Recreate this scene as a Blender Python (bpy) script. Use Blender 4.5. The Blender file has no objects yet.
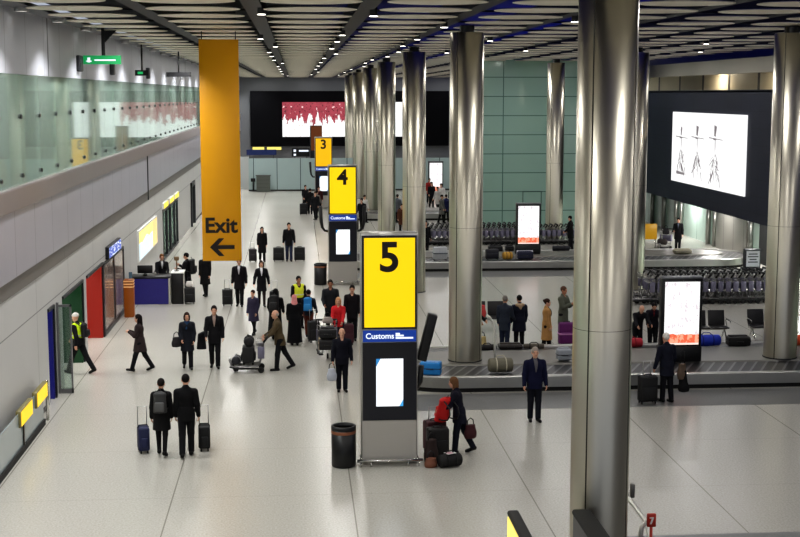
import bpy, bmesh, math, random
import numpy as np
from mathutils import Vector, Matrix
random.seed(7)
SC = bpy.context.scene
COL = SC.collection
PI = math.pi

# ------------------------------------------------------------------ materials
def lin(c):
    r = []
    for v in c[:3]:
        v /= 255.0
        r.append(v / 12.92 if v <= 0.04045 else ((v + 0.055) / 1.055) ** 2.4)
    return (r[0], r[1], r[2], 1.0)

def new_mat(name):
    m = bpy.data.materials.new(name); m.use_nodes = True
    nt = m.node_tree
    return m, nt, nt.nodes['Principled BSDF']

MC = {}
def mat(name, col, rough=0.6, metal=0.0, emit=0.0, noise=0.0, nscale=8.0, spec=0.5, ecol=None):
    if name in MC: return MC[name]
    m, nt, b = new_mat(name)
    c = lin(col)
    b.inputs['Base Color'].default_value = c
    b.inputs['Roughness'].default_value = rough
    b.inputs['Metallic'].default_value = metal
    b.inputs['Specular IOR Level'].default_value = spec
    if emit > 0:
        b.inputs['Emission Color'].default_value = lin(ecol) if ecol else c
        b.inputs['Emission Strength'].default_value = emit
        b.inputs['Base Color'].default_value = (c[0]*.15, c[1]*.15, c[2]*.15, 1)
    if noise > 0:
        tc = nt.nodes.new('ShaderNodeTexCoord'); n = nt.nodes.new('ShaderNodeTexNoise')
        n.inputs['Scale'].default_value = nscale; n.inputs['Detail'].default_value = 4
        r = nt.nodes.new('ShaderNodeMixRGB'); r.blend_type = 'MIX'
        r.inputs[1].default_value = tuple(x*(1-noise) for x in c[:3]) + (1,)
        r.inputs[2].default_value = tuple(min(1, x*(1+noise)) for x in c[:3]) + (1,)
        nt.links.new(tc.outputs['Object'], n.inputs['Vector'])
        nt.links.new(n.outputs['Fac'], r.inputs[0]); nt.links.new(r.outputs[0], b.inputs['Base Color'])
    MC[name] = m
    return m

class NT:
    """small helper for node graphs"""
    def __init__(s, nt): s.nt = nt
    def n(s, t, **kw):
        x = s.nt.nodes.new(t)
        for k, v in kw.items(): setattr(x, k, v)
        return x
    def val(s, sock, v):
        if hasattr(v, 'is_output'): s.nt.links.new(v, sock)
        else: sock.default_value = v
    def math(s, op, a, b=0.0, c=None):
        x = s.n('ShaderNodeMath', operation=op); s.val(x.inputs[0], a); s.val(x.inputs[1], b)
        if c is not None: s.val(x.inputs[2], c)
        return x.outputs[0]
    def mix(s, f, a, b):
        x = s.n('ShaderNodeMixRGB'); s.val(x.inputs[0], f); s.val(x.inputs[1], a); s.val(x.inputs[2], b); return x.outputs[0]
    def pos(s):
        g = s.n('ShaderNodeTexCoord'); x = s.n('ShaderNodeSeparateXYZ'); s.nt.links.new(g.outputs['Object'], x.inputs[0])
        return g.outputs['Object'], x.outputs[0], x.outputs[1], x.outputs[2]
    def noise(s, vec, scale, detail=3, rough=.5):
        x = s.n('ShaderNodeTexNoise'); s.nt.links.new(vec, x.inputs['Vector'])
        x.inputs['Scale'].default_value = scale; x.inputs['Detail'].default_value = detail; x.inputs['Roughness'].default_value = rough
        return x.outputs['Fac']
    def line(s, coord, period, offset, width):
        """1 on a thin joint line repeating along coord"""
        a = s.math('SUBTRACT', coord, offset); a = s.math('DIVIDE', a, period); a = s.math('FRACT', a)
        a = s.math('SUBTRACT', a, .5); a = s.math('ABSOLUTE', a)
        return s.math('GREATER_THAN', a, .5 - width / period / 2)

def panel_mat(name, col, seam, rough=.4, metal=0.0, axes=(('y', 2.25, 0.0, .03),), spec=.5, noise=.06):
    m, nt, b = new_mat(name); q = NT(nt)
    v, x, y, z = q.pos(); d = {'x': x, 'y': y, 'z': z}
    nz = q.noise(v, .6, 3)
    c = lin(col)
    base = q.mix(nz, tuple(k*(1-noise) for k in c[:3]) + (1,), tuple(min(1, k*(1+noise)) for k in c[:3]) + (1,))
    f = None
    for a, p, o, w in axes:
        l = q.line(d[a], p, o, w); f = l if f is None else q.math('MAXIMUM', f, l)
    nt.links.new(q.mix(f, base, lin(seam)), b.inputs['Base Color'])
    b.inputs['Roughness'].default_value = rough; b.inputs['Metallic'].default_value = metal
    b.inputs['Specular IOR Level'].default_value = spec
    return m

def floor_mat():
    m, nt, b = new_mat('terrazzo floor'); q = NT(nt)
    v, x, y, z = q.pos()
    a = q.noise(v, 26, 3, .6); big = q.noise(v, .25, 1)
    vor = q.n('ShaderNodeTexVoronoi'); nt.links.new(v, vor.inputs['Vector']); vor.inputs['Scale'].default_value = 1.7
    vor.feature = 'F1'
    c = q.mix(a, lin((142, 139, 131)), lin((206, 204, 196)))
    c = q.mix(q.math('MULTIPLY', big, .15), c, lin((152, 147, 134)))
    small = q.math('MAXIMUM', q.line(x, .583, .08, .008), q.line(y, .583, .1, .008))
    c = q.mix(q.math('MULTIPLY', small, .14), c, lin((150, 145, 132)))
    ln = q.math('MAXIMUM', q.line(x, 3.5, 1.02, .026), q.math('MULTIPLY', q.line(y, 3.5, .7, .02), .3))
    c = q.mix(q.math('MULTIPLY', ln, .65), c, lin((100, 96, 86)))
    nt.links.new(c, b.inputs['Base Color'])
    r = q.math('MULTIPLY_ADD', q.noise(v, .3, 0), .05, .22)
    nt.links.new(r, b.inputs['Roughness']); b.inputs['Specular IOR Level'].default_value = .7
    return m

def granite_mat():
    m, nt, b = new_mat('grey granite band'); q = NT(nt)
    v, x, y, z = q.pos()
    a = q.noise(v, 22, 5, .8)
    nt.links.new(q.mix(a, lin((60, 60, 60)), lin((128, 128, 126))), b.inputs['Base Color'])
    b.inputs['Roughness'].default_value = .4
    return m

def steel_mat(name, col=(170, 168, 158), rough=.3, stretch=(.2, .2, 12), var=.18, rv=.14):
    m, nt, b = new_mat(name); q = NT(nt)
    tc = q.n('ShaderNodeTexCoord'); mp = q.n('ShaderNodeMapping'); mp.inputs['Scale'].default_value = stretch
    nt.links.new(tc.outputs['Object'], mp.inputs['Vector'])
    a = q.noise(mp.outputs[0], 3.0, 4)
    c = lin(col)
    nt.links.new(q.mix(a, tuple(k*(1-var) for k in c[:3]) + (1,), c), b.inputs['Base Color'])
    nt.links.new(q.math('MULTIPLY_ADD', a, rv, rough - rv/2), b.inputs['Roughness'])
    b.inputs['Metallic'].default_value = 1.0
    return m

def glass_mat(name, tint, refl, rough=.03, haze=0.0):
    m, nt, b = new_mat(name); q = NT(nt)
    nt.nodes.remove(b)
    t = q.n('ShaderNodeBsdfTransparent'); t.inputs[0].default_value = lin(tint)
    g = q.n('ShaderNodeBsdfGlossy'); g.inputs['Roughness'].default_value = rough; g.inputs[0].default_value = (.85, .93, .9, 1)
    lw = q.n('ShaderNodeFresnel'); lw.inputs['IOR'].default_value = 1.5
    f = q.math('MULTIPLY_ADD', lw.outputs[0], .75, refl)
    mx = q.n('ShaderNodeMixShader'); nt.links.new(f, mx.inputs[0])
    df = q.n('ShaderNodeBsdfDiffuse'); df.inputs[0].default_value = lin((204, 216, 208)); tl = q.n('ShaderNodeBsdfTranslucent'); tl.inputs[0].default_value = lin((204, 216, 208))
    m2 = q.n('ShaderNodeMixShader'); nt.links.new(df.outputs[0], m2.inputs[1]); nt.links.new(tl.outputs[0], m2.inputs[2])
    m1 = q.n('ShaderNodeMixShader'); m1.inputs[0].default_value = haze; nt.links.new(t.outputs[0], m1.inputs[1]); nt.links.new(m2.outputs[0], m1.inputs[2])  # whitish haze mixed into the glass so it reads paler
    nt.links.new(m1.outputs[0], mx.inputs[1]); nt.links.new(g.outputs[0], mx.inputs[2])
    nt.links.new(mx.outputs[0], nt.nodes['Material Output'].inputs[0])
    return m

def screen_mat(name, kind, strength=1.0):
    """lit display faces; pattern in object coordinates normalised 0..1 through Generated"""
    m, nt, b = new_mat(name); q = NT(nt)
    tc = q.n('ShaderNodeTexCoord'); s = q.n('ShaderNodeSeparateXYZ'); nt.links.new(tc.outputs['Generated'], s.inputs[0])
    x, y, z = s.outputs
    g = tc.outputs['Generated']
    white = lin((252, 252, 252))
    if kind == 'kiosk':
        n1 = q.noise(g, 9, 4, .7); n2 = q.noise(g, 5, 3)
        c = q.mix(q.math('GREATER_THAN', n1, .57), white, lin((222, 212, 218)))
        e = q.math('ADD', z, q.math('MULTIPLY', q.math('SUBTRACT', n2, .5), .1))
        c = q.mix(q.math('LESS_THAN', e, .17), c, q.mix(q.math('GREATER_THAN', n1, .5), lin((232, 105, 70)), lin((250, 170, 140))))
        c = q.mix(q.math('LESS_THAN', z, .03), c, lin((250, 226, 216)))
    elif kind == 'backwall':
        mp = q.n('ShaderNodeMapping'); mp.inputs['Scale'].default_value = (3.4, 1, 1); nt.links.new(g, mp.inputs['Vector']); gs = mp.outputs[0]
        mp2 = q.n('ShaderNodeMapping'); mp2.inputs['Scale'].default_value = (17, 0, 1.2); nt.links.new(g, mp2.inputs['Vector'])
        n1 = q.noise(gs, 6, 5, .75); n2 = q.noise(gs, 17, 3, .6); n3 = q.noise(mp2.outputs[0], 1.7, 4, .6)
        h = q.math('MULTIPLY_ADD', q.math('POWER', n3, 2.0), 1.5, .12)
        red = q.mix(n1, lin((96, 12, 34)), lin((206, 84, 100)))
        red = q.mix(q.math('GREATER_THAN', n2, .6), red, lin((70, 14, 26)))
        red = q.mix(q.math('GREATER_THAN', q.noise(gs, 10, 2), .66), red, lin((240, 210, 210)))
        lo = q.mix(q.math('GREATER_THAN', n2, .64), white, lin((190, 170, 150)))
        c = q.mix(q.math('GREATER_THAN', z, h), lo, red)
        c = q.mix(q.math('GREATER_THAN', x, .62), c, white)
    elif kind == 'poster':
        n2 = q.noise(g, 4, 3)
        e = q.math('ADD', z, q.math('MULTIPLY', q.math('SUBTRACT', n2, .5), .5))
        c = q.mix(q.math('GREATER_THAN', e, .62), lin((205, 232, 244)), lin((250, 226, 120)))
        c = q.mix(q.math('GREATER_THAN', y, .72), c, lin((245, 200, 120)))
    elif kind == 'bluescreen':
        c = q.mix(q.math('GREATER_THAN', q.noise(g, 6, 4), .55), lin((40, 80, 190)), lin((225, 235, 255)))
    elif kind == 'totem':
        e = q.math('ADD', x, q.math('SUBTRACT', 1.0, z))
        c = q.mix(q.math('LESS_THAN', e, .16), lin((245, 250, 255)), lin((40, 130, 190)))
        c = q.mix(q.math('GREATER_THAN', e, 1.86), c, lin((60, 160, 220)))
    else:
        c = q.mix(q.noise(g, 5, 2), white, lin((240, 240, 240)))
    nt.links.new(c, b.inputs['Emission Color']); b.inputs['Emission Strength'].default_value = strength
    b.inputs['Base Color'].default_value = (.03, .03, .03, 1); b.inputs['Roughness'].default_value = .25
    return m

def belt_mat():
    m, nt, b = new_mat('carousel belt plates'); q = NT(nt)
    v, x, y, z = q.pos()
    a = q.math('ADD', x, q.math('MULTIPLY', q.math('ABSOLUTE', y), .55))
    l = q.line(a, .30, 0, .07)
    f = q.math('FRACT', q.math('DIVIDE', a, .30))
    c = q.mix(f, lin((44, 44, 46)), lin((70, 70, 71)))
    nt.links.new(q.mix(l, c, lin((112, 112, 112))), b.inputs['Base Color'])
    b.inputs['Roughness'].default_value = .38; b.inputs['Metallic'].default_value = .3
    return m

M_floor = floor_mat(); M_granite = granite_mat()
M_steel = steel_mat('brushed steel column', (196, 191, 176), .34, stretch=(.5, .5, .5), var=.05, rv=.03)
M_steel2 = steel_mat('satin steel', (182, 181, 176), .38, stretch=(1, 1, 1))
M_chrome = mat('chrome tube', (200, 200, 196), .16, 1.0)
M_black = mat('black plastic', (16, 16, 18), .45)
M_rubber = mat('black rubber', (12, 12, 12), .7)
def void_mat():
    m, nt, b = new_mat('navy ceiling void with painted blue glow'); q = NT(nt); v, x, y, z = q.pos()
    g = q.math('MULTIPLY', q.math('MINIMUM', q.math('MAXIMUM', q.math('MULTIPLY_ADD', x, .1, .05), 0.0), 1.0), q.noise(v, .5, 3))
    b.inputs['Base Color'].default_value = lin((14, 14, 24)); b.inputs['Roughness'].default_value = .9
    b.inputs['Emission Color'].default_value = lin((26, 34, 150)); nt.links.new(q.math('MULTIPLY', g, .55), b.inputs['Emission Strength'])  # blue light put into the void as glow, stronger towards the right
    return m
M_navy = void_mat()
M_disc = mat('cream ceiling disc', (226, 218, 200), .55, noise=.05, nscale=1)
M_lamp = mat('white lamp lens', (255, 250, 240), .3, emit=5)
M_white = mat('white paint', (225, 225, 222), .5)
M_board = panel_mat('dark slate board', (36, 39, 54), (28, 30, 42), .65, axes=(('y', 2.3, .4, .03), ('z', .7, .1, .02)), spec=.3)
M_wall = panel_mat('light grey wall panel', (190, 189, 187), (120, 120, 118), .42, axes=(('y', 4.5, .6, .025), ('z', 30, 2.57, .03)))
M_fascia = panel_mat('satin silver fascia panel', (182, 179, 188), (120, 118, 126), .3, .4, axes=(('y', 2.25, .4, .03),))
M_bulk = panel_mat('white bulkhead panel', (186, 188, 196), (92, 94, 100), .5, axes=(('y', 21.2, 13.5, .16), ('y', 2.25, .4, .02)))
M_rail = mat('dull metal parapet cap', (150, 141, 141), .32, .55)
M_darkband = panel_mat('bronze grey soffit strip', (112, 107, 102), (76, 72, 70), .4, axes=(('y', 9, 0, .03),))
M_green = panel_mat('green glass wall', (150, 180, 168), (84, 112, 104), .14, axes=(('x', 6.2, 5.4, .05), ('z', 1.07, .2, .045)), spec=.6)
M_gglass = panel_mat('pale green glazing', (186, 206, 196), (104, 124, 116), .15, axes=(('y', 3.3, .5, .05),), spec=.6)
M_parti = panel_mat('pale blue partition', (170, 188, 188), (84, 96, 98), .2, axes=(('x', 1.9, .3, .06),), spec=.5)
M_glass = glass_mat('green tinted balustrade glass', (232, 240, 235), .06, haze=.42)
M_clear = glass_mat('clear door glass', (222, 232, 228), .06)
M_yellow = mat('lit yellow sign face', (244, 204, 0), .4, emit=1.0)
M_yellow3 = mat('lit amber sign face', (246, 186, 10), .4, emit=.9)
M_exit = mat('orange yellow banner', (240, 170, 6), .5, noise=.04, nscale=1)
M_ink = mat('black sign lettering', (26, 14, 12), .6)
M_blue = mat('lit blue strip', (20, 62, 150), .4, emit=.8)
M_wtext = mat('lit white lettering', (235, 242, 255), .4, emit=1.0)
M_signdark = mat('dark sign body', (24, 25, 36), .3)
M_signframe = steel_mat('grey sign frame', (186, 184, 180), .4, stretch=(1, 1, 1))
M_signbase = mat('grey sign plinth', (178, 174, 168), .4, .3)
M_totem = screen_mat('totem screen', 'totem', 1.05)
M_kiosk = screen_mat('kiosk screen', 'kiosk', 1.0)
M_backscr = screen_mat('back wall screen', 'backwall', 1.0)
M_plain = screen_mat('plain white screen', 'plain', 1.0)
M_poster = screen_mat('lit poster', 'poster', 1.0)
M_bluescr = screen_mat('blue lit sign', 'bluescreen', .9)
M_belt = belt_mat()

# ------------------------------------------------------------------ mesh builder
class MB:
    def __init__(s): s.v = []; s.f = []; s.sm = []; s.mi = []; s.cur = 0
    def add(s, vs, fs, smooth=False):
        o = len(s.v); s.v += [tuple(p) for p in vs]
        for f in fs: s.f.append(tuple(i + o for i in f)); s.sm.append(smooth); s.mi.append(s.cur)
        return s
    def box(s, x0, x1, y0, y1, z0, z1, M=None):
        vs = [(x, y, z) for x in (x0, x1) for y in (y0, y1) for z in (z0, z1)]
        if M is not None: vs = [M @ Vector(p) for p in vs]
        return s.add(vs, [(0, 1, 3, 2), (4, 6, 7, 5), (0, 4, 5, 1), (2, 3, 7, 6), (0, 2, 6, 4), (1, 5, 7, 3)])
    def rbox(s, x0, x1, y0, y1, z0, z1, b=.02, seg=2, M=None):
        bm = bmesh.new(); bmesh.ops.create_cube(bm, size=1)
        for v in bm.verts: v.co = Vector(((x0+x1)/2 + v.co.x*(x1-x0), (y0+y1)/2 + v.co.y*(y1-y0), (z0+z1)/2 + v.co.z*(z1-z0)))
        b = min(b, .49*min(x1-x0, y1-y0, z1-z0))
        bmesh.ops.bevel(bm, geom=list(bm.edges), offset=b, segments=seg, profile=.5, affect='EDGES')
        bm.verts.index_update()
        vs = [v.co.copy() for v in bm.verts]
        if M is not None: vs = [M @ p for p in vs]
        fs = [[v.index for v in f.verts] for f in bm.faces]; bm.free()
        return s.add(vs, fs, True)
    def cone(s, a, b, ra, rb, n=12, caps=True):
        a = Vector(a); b = Vector(b); d = (b - a)
        if d.length < 1e-6: return s
        d.normalize(); u = d.orthogonal().normalized(); w = d.cross(u)
        vs = []
        for P, r in ((a, ra), (b, rb)):
            for i in range(n):
                t = 2*PI*i/n; vs.append(P + (u*math.cos(t) + w*math.sin(t))*r)
        fs = [(i, (i+1) % n, n + (i+1) % n, n + i) for i in range(n)]
        s.add(vs, fs, True)
        if caps: s.add(vs, [tuple(range(n-1, -1, -1)), tuple(range(n, 2*n))])
        return s
    def tube(s, pts, r, n=8, closed=False):
        pts = [Vector(p) for p in pts]; m = len(pts); rr = r if isinstance(r, (list, tuple)) else [r]*m
        vs = []; up = None
        for i, p in enumerate(pts):
            if closed: d = pts[(i+1) % m] - pts[i-1]
            else: d = pts[min(i+1, m-1)] - pts[max(i-1, 0)]
            d.normalize()
            if up is None: up = d.orthogonal().normalized()
            up = (up - d*up.dot(d)).normalized(); w = d.cross(up)
            for k in range(n):
                t = 2*PI*k/n; vs.append(p + (up*math.cos(t) + w*math.sin(t))*rr[i])
        fs = []
        for i in range(m if closed else m-1):
            j = (i+1) % m
            for k in range(n): fs.append((i*n+k, i*n+(k+1) % n, j*n+(k+1) % n, j*n+k))
        s.add(vs, fs, True)
        if not closed: s.add(vs, [tuple(range(n-1, -1, -1)), tuple(range((m-1)*n, m*n))])
        return s
    def lathe(s, prof, c=(0, 0, 0), n=24, M=None):
        vs = []
        for r, z in prof:
            for i in range(n):
                t = 2*PI*i/n; p = Vector((c[0] + r*math.cos(t), c[1] + r*math.sin(t), c[2] + z))
                vs.append(M @ p if M is not None else p)
        fs = []
        for k in range(len(prof)-1):
            for i in range(n): fs.append((k*n+i, k*n+(i+1) % n, (k+1)*n+(i+1) % n, (k+1)*n+i))
        return s.add(vs, fs, True)
    def ell(s, c, r, n=10, m=7, M=None):
        vs = []; c = Vector(c)
        for j in range(m+1):
            ph = PI*j/m
            for i in range(n):
                t = 2*PI*i/n
                p = c + Vector((r[0]*math.sin(ph)*math.cos(t), r[1]*math.sin(ph)*math.sin(t), r[2]*math.cos(ph)))
                vs.append(M @ p if M is not None else p)
        fs = []
        for j in range(m):
            for i in range(n): fs.append((j*n+i, (j+1)*n+i, (j+1)*n+(i+1) % n, j*n+(i+1) % n))
        return s.add(vs, fs, True)
    def prism(s, poly, y0, y1, M=None):
        """poly in (x,z), extruded y0..y1"""
        n = len(poly)
        vs = [(p[0], y0, p[1]) for p in poly] + [(p[0], y1, p[1]) for p in poly]
        if M is not None: vs = [M @ Vector(p) for p in vs]
        fs = [tuple(range(n)), tuple(range(2*n-1, n-1, -1))] + [(i, i+n, (i+1) % n + n, (i+1) % n) for i in range(n)]
        return s.add(vs, fs)
    def build(s, name, m, parent=None, fix=True):
        me = bpy.data.meshes.new(name)
        me.from_pydata(s.v, [], s.f)
        ms = m if isinstance(m, (list, tuple)) else [m]
        for k in ms: me.materials.append(k)
        me.polygons.foreach_set('use_smooth', s.sm)
        me.polygons.foreach_set('material_index', s.mi)
        if fix:
            bm = bmesh.new(); bm.from_mesh(me)
            bmesh.ops.remove_doubles(bm, verts=bm.verts, dist=1e-5)
            bmesh.ops.recalc_face_normals(bm, faces=bm.faces); bm.to_mesh(me); bm.free()
        me.update()
        o = bpy.data.objects.new(name, me); COL.objects.link(o)
        if parent is not None: o.parent = parent
        return o

def tag(o, label, cat, group=None, kind=None):
    o['label'] = label; o['category'] = cat
    if group: o['group'] = group
    if kind: o['kind'] = kind
    return o
def thing(name, label, cat, loc=(0, 0, 0), rz=0.0, group=None):
    o = bpy.data.objects.new(name, None); COL.objects.link(o); o.empty_display_size = .1
    o.location = loc; o.rotation_euler = (0, 0, rz)
    return tag(o, label, cat, group)
KIDS = {}
def kids(o): return [c for c in COL.objects if c.parent == o]
def dup(o, loc, rz=None, label=None, group=None, scale=None):
    """copy of a thing with its parts and sub-parts"""
    if o.name not in KIDS: KIDS[o.name] = [(c, kids(c)) for c in kids(o)]
    r = o.copy(); COL.objects.link(r); r.location = loc
    if rz is not None: r.rotation_euler = (0, 0, rz)
    if scale: r.scale = scale
    if label: r['label'] = label
    if group: r['group'] = group
    for c, gs in KIDS[o.name]:
        k = c.copy(); COL.objects.link(k); k.parent = r
        for g in gs:
            h = g.copy(); COL.objects.link(h); h.parent = k
    return r
def struct(name, mb, m):
    o = mb.build(name, m); o['kind'] = 'structure'; return o
def text(name, s, size, m, parent, loc, rot=(PI/2, 0, 0), bold=.0, align='CENTER', ext=.004, sx=1.0):
    cu = bpy.data.curves.new(name, 'FONT'); cu.body = s; cu.size = size; cu.align_x = align; cu.align_y = 'CENTER'
    cu.extrude = ext; cu.offset = bold
    t = bpy.data.objects.new(name + '_curve', cu); COL.objects.link(t)
    dg = bpy.context.evaluated_depsgraph_get()
    me = bpy.data.meshes.new_from_object(t.evaluated_get(dg)); me.materials.clear(); me.materials.append(m)
    COL.objects.unlink(t); bpy.data.objects.remove(t)
    o = bpy.data.objects.new(name, me); COL.objects.link(o); o.parent = parent
    o.location = loc; o.rotation_euler = rot; o.scale = (sx, 1, 1)
    return o
#PART2

# ------------------------------------------------------------------ the setting: floor
YF = 155.0
struct('floor', MB().box(-16, 30, -6, YF, -.3, 0), M_floor)
struct('trim_1', MB().box(1.6, 21, 31.95, 33.72, 0, .004), M_granite)
struct('trim_2', MB().box(1.6, 21, 55.9, 57.7, 0, .004), M_granite)
struct('trim_3', MB().box(4.3, 24, 14, 22.3, 0, .004), mat('dark granite band', (112, 112, 112), .35, noise=.25, nscale=20))

# left lower wall with its openings  (x = -6.3)
WX = -6.3
solid = [(8, 33.4), (34.1, 35.5), (38.75, 39.6), (42.75, 62.4), (70.2, 79.0), (81.5, 150)]
wl = MB()
for a, b in solid: wl.box(WX-.25, WX, a, b, 0, 2.42)
wl.box(WX-.25, WX, 8, 150, 2.42, 3.4)
struct('wall_left', wl, M_wall)
# rooms behind the openings
rw = MB()
for a, b in ((31, 43.2), (61.5, 71), (78, 82.5)):
    rw.box(-9.6, -9.4, a, b, 0, 3.0); rw.box(-9.4, WX-.25, a-.1, a, 0, 3.0); rw.box(-9.4, WX-.25, b, b+.1, 0, 3.0)
    rw.box(-9.6, WX-.25, a-.1, b+.1, 3.0, 3.1)
o = rw.build('wall_inner', mat('white room wall', (225, 226, 222), .6)); o['kind'] = 'structure'

# door portals: coloured reveal, dark frame, glass leaf
def portal(idx, ya, yb, colr, colname):
    f = MB()
    f.box(WX-.02, WX+.05, yb, yb+.1, 0, 2.42); f.box(WX-.02, WX+.05, ya, yb+.1, 2.36, 2.44); f.box(WX-.3, WX-.2, ya+.02, ya+.1, 0, 2.36)
    d = f.build('door_%d' % idx, mat('dark door frame', (46, 46, 50), .4, .4)); d['kind'] = 'structure'
    r = MB().box(WX-1.5, WX-.0, yb-.12, yb-.005, 0, 2.36).build('reveal_panel', mat(colname, colr, .45, emit=.25), d)  # light from inside put into the reveal colour as a faint glow
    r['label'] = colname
    MB().box(WX-.3, WX-.28, ya+.1, yb-.12, 2.1, 2.34).build('transom_glass', M_clear, d)
    return d
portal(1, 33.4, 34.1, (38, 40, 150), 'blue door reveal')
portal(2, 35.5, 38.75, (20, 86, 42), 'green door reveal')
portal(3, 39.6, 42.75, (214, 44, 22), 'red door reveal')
fin = MB(); fin.box(WX, WX+.34, 34.62, 34.65, .12, 2.3)
d = MB().box(WX, WX+.06, 34.58, 34.69, 0, 2.42)  .box(WX+.34, WX+.38, 34.60, 34.67, 0, 2.36).box(WX, WX+.38, 34.60, 34.67, 2.3, 2.36).box(WX, WX+.38, 34.60, 34.67, 0, .12)
d = d.build('door_4', mat('grey door rail', (120, 120, 122), .35, .6)); d['kind'] = 'structure'; fin.build('pane', M_clear, d)
# long glazed display beyond the red door
g = MB()
for y in (42.9, 45.4, 47.9): g.box(WX, WX+.05, y, y+.08, .1, 2.36)
g.box(WX, WX+.05, 42.9, 47.98, 2.3, 2.38); g.box(WX, WX+.06, 42.9, 47.98, 0, .14)
w = g.build('window_1', mat('dark door frame', (46, 46, 50))); w['kind'] = 'structure'
MB().box(WX+.01, WX+.02, 42.95, 47.9, .14, 2.3).build('pane', mat('grey brown display glass', (150, 132, 124), .12, noise=.3, nscale=1.5), w)
# glazed opening further down
g = MB()
for y in (62.4, 64.4, 66.2, 68.6, 70.1): g.box(WX-.08, WX+.03, y, y+.12, 0, 2.42)
g.box(WX-.2, WX+.03, 62.4, 70.2, 2.3, 2.44); g.box(WX-.2, WX+.03, 62.4, 70.2, 0, .12)
w = g.build('window_2', mat('dark door frame', (46, 46, 50))); w['kind'] = 'structure'
MB().box(WX-.1, WX-.08, 62.5, 70.1, .12, 2.3).build('pane', M_clear, w)
g = MB()
for y in (78.9, 81.3): g.box(WX-.25, WX+.1, y, y+.25, 0, 2.6)
g.box(WX-.25, WX+.1, 78.9, 81.55, 2.35, 2.6)
w = g.build('door_5', mat('dark door frame', (46, 46, 50))); w['kind'] = 'structure'
MB().box(WX-.1, WX-.08, 79.1, 81.3, 0, 2.35).build('pane', M_clear, w)
struct('baseboard_left', MB().box(WX, WX+.02, 8, 32.8, 0, .12).box(WX, WX+.02, 48, 62.3, 0, .1).box(WX, WX+.02, 82, 107, 0, .1), mat('dark skirting', (38, 36, 36), .5))

# upper left: soffit strip, fascia, parapet cap, balustrade glass, bulkhead
struct('trim_4', MB().box(WX-.2, WX+.02, 8, 150, 3.4, 3.78), M_darkband)
struct('trim_5', MB().box(WX-.2, WX+.07, 8, 150, 3.78, 5.26), M_fascia)
struct('trim_6', MB().box(WX+.07, WX+.1, 55.85, 56.05, 3.42, 5.7), mat('expansion joint', (40, 38, 40), .6))
rl = MB().box(WX-.28, WX+.12, 8, 150, 5.26, 5.72).box(WX-.3, WX+.1, 8, 150, 5.72, 5.74)
struct('trim_7', rl, M_rail)
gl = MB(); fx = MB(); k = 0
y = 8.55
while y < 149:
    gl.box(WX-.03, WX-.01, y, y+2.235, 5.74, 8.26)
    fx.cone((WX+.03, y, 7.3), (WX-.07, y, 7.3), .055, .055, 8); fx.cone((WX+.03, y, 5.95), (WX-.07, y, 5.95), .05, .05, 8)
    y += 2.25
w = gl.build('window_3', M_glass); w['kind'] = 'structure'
fx.build('fixing_studs', mat('dark glass stud', (40, 44, 44), .3, .6), w)
struct('trim_8', MB().box(WX-.25, WX, 8, 150, 8.26, 9.75), M_bulk)
# upper walkway behind the glass
struct('floor_upper', MB().box(-9.6, WX-.26, 8, 150, 5.0, 5.25), mat('walkway floor', (150, 150, 146), .4))
struct('wall_walkway', MB().box(-9.8, -9.6, 8, 150, 5.0, 9.7), panel_mat('walkway wall', (216, 216, 208), (120, 128, 124), .4, axes=(('y', 4.5, 0, .05),)))
struct('ceiling_walkway', MB().box(-9.6, WX-.25, 8, 150, 9.3, 9.4), M_white)
pn = MB()
for a, b in ((29.5, 38.5), (72, 78)): pn.box(-9.6, -9.55, a, b, 5.3, 9.2)
struct('wall_panel', pn, mat('beige green wall panel', (158, 150, 104), .5))

# back wall far away, partition in front of it
struct('wall_back', MB().box(-12, 30, 150, 150.4, 0, 10.4), mat('grey end wall', (128, 130, 134), .6))
struct('wall_board', MB().box(-5.1, 17.2, 149.2, 150, 2.05, 8.19), mat('black display wall', (10, 10, 15), .8, spec=.15))
bs = MB().box(-1.55, 11.9, 149.0, 149.15, 3.1, 6.96).build('mounted_screen', M_backscr)
tag(bs, 'long red and white lit advertising screen on the black end wall', 'screen')
struct('wall_partition', MB().box(-3.9, 19, 108, 108.1, .12, 2.66), M_parti)
struct('baseboard_back', MB().box(-3.9, 19, 107.97, 108.12, 0, .12), mat('dark skirting', (38, 36, 36)))
struct('wall_endleft', MB().box(-6.3, -3.95, 110, 110.2, 0, 2.7), mat('pale wall', (190, 192, 190), .6))

# green glass core on the right, right wall with its board and the gallery above
struct('wall_core', MB().box(10.5, 19.2, 74, 80, 0, 9.8), M_green)
struct('door_6', MB().box(12.75, 12.79, 73.97, 74.0, 0, 2.35).box(13.8, 13.84, 73.97, 74, 0, 2.35).box(12.75, 13.84, 73.97, 74, 2.33, 2.37), mat('green door joint', (60, 90, 84), .4))
struct('wall_right', MB().box(21.6, 21.8, 30, 150, 0, 2.5), M_gglass)
mp = MB()
for a in (61.0, 66.4, 67.5, 72.4, 73.4, 76.0, 78.5): mp.cone((21.5, a, 0), (21.5, a, 2.5), .13, .13, 14)
struct('trim_9', mp, M_steel2)
struct('wall_service', MB().box(21.4, 21.6, 61.3, 65.9, 0, 2.5), panel_mat('grey metal cladding', (150, 146, 140), (90, 88, 86), .35, .5, axes=(('y', 1.5, .2, .05),)))
struct('door_7', MB().box(21.42, 21.58, 58.4, 59.6, 0, 2.1), mat('dark service door', (28, 28, 30), .5))
struct('wall_sign_board', MB().box(19.0, 19.25, 40, 73.9, 2.5, 7.97), M_board)
struct('ceiling_soffit', MB().box(19.0, 23.2, 40, 73.9, 7.9, 8.0).box(19.25, 21.8, 40, 73.9, 2.5, 2.6), mat('slate soffit', (60, 62, 70), .6))
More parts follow.
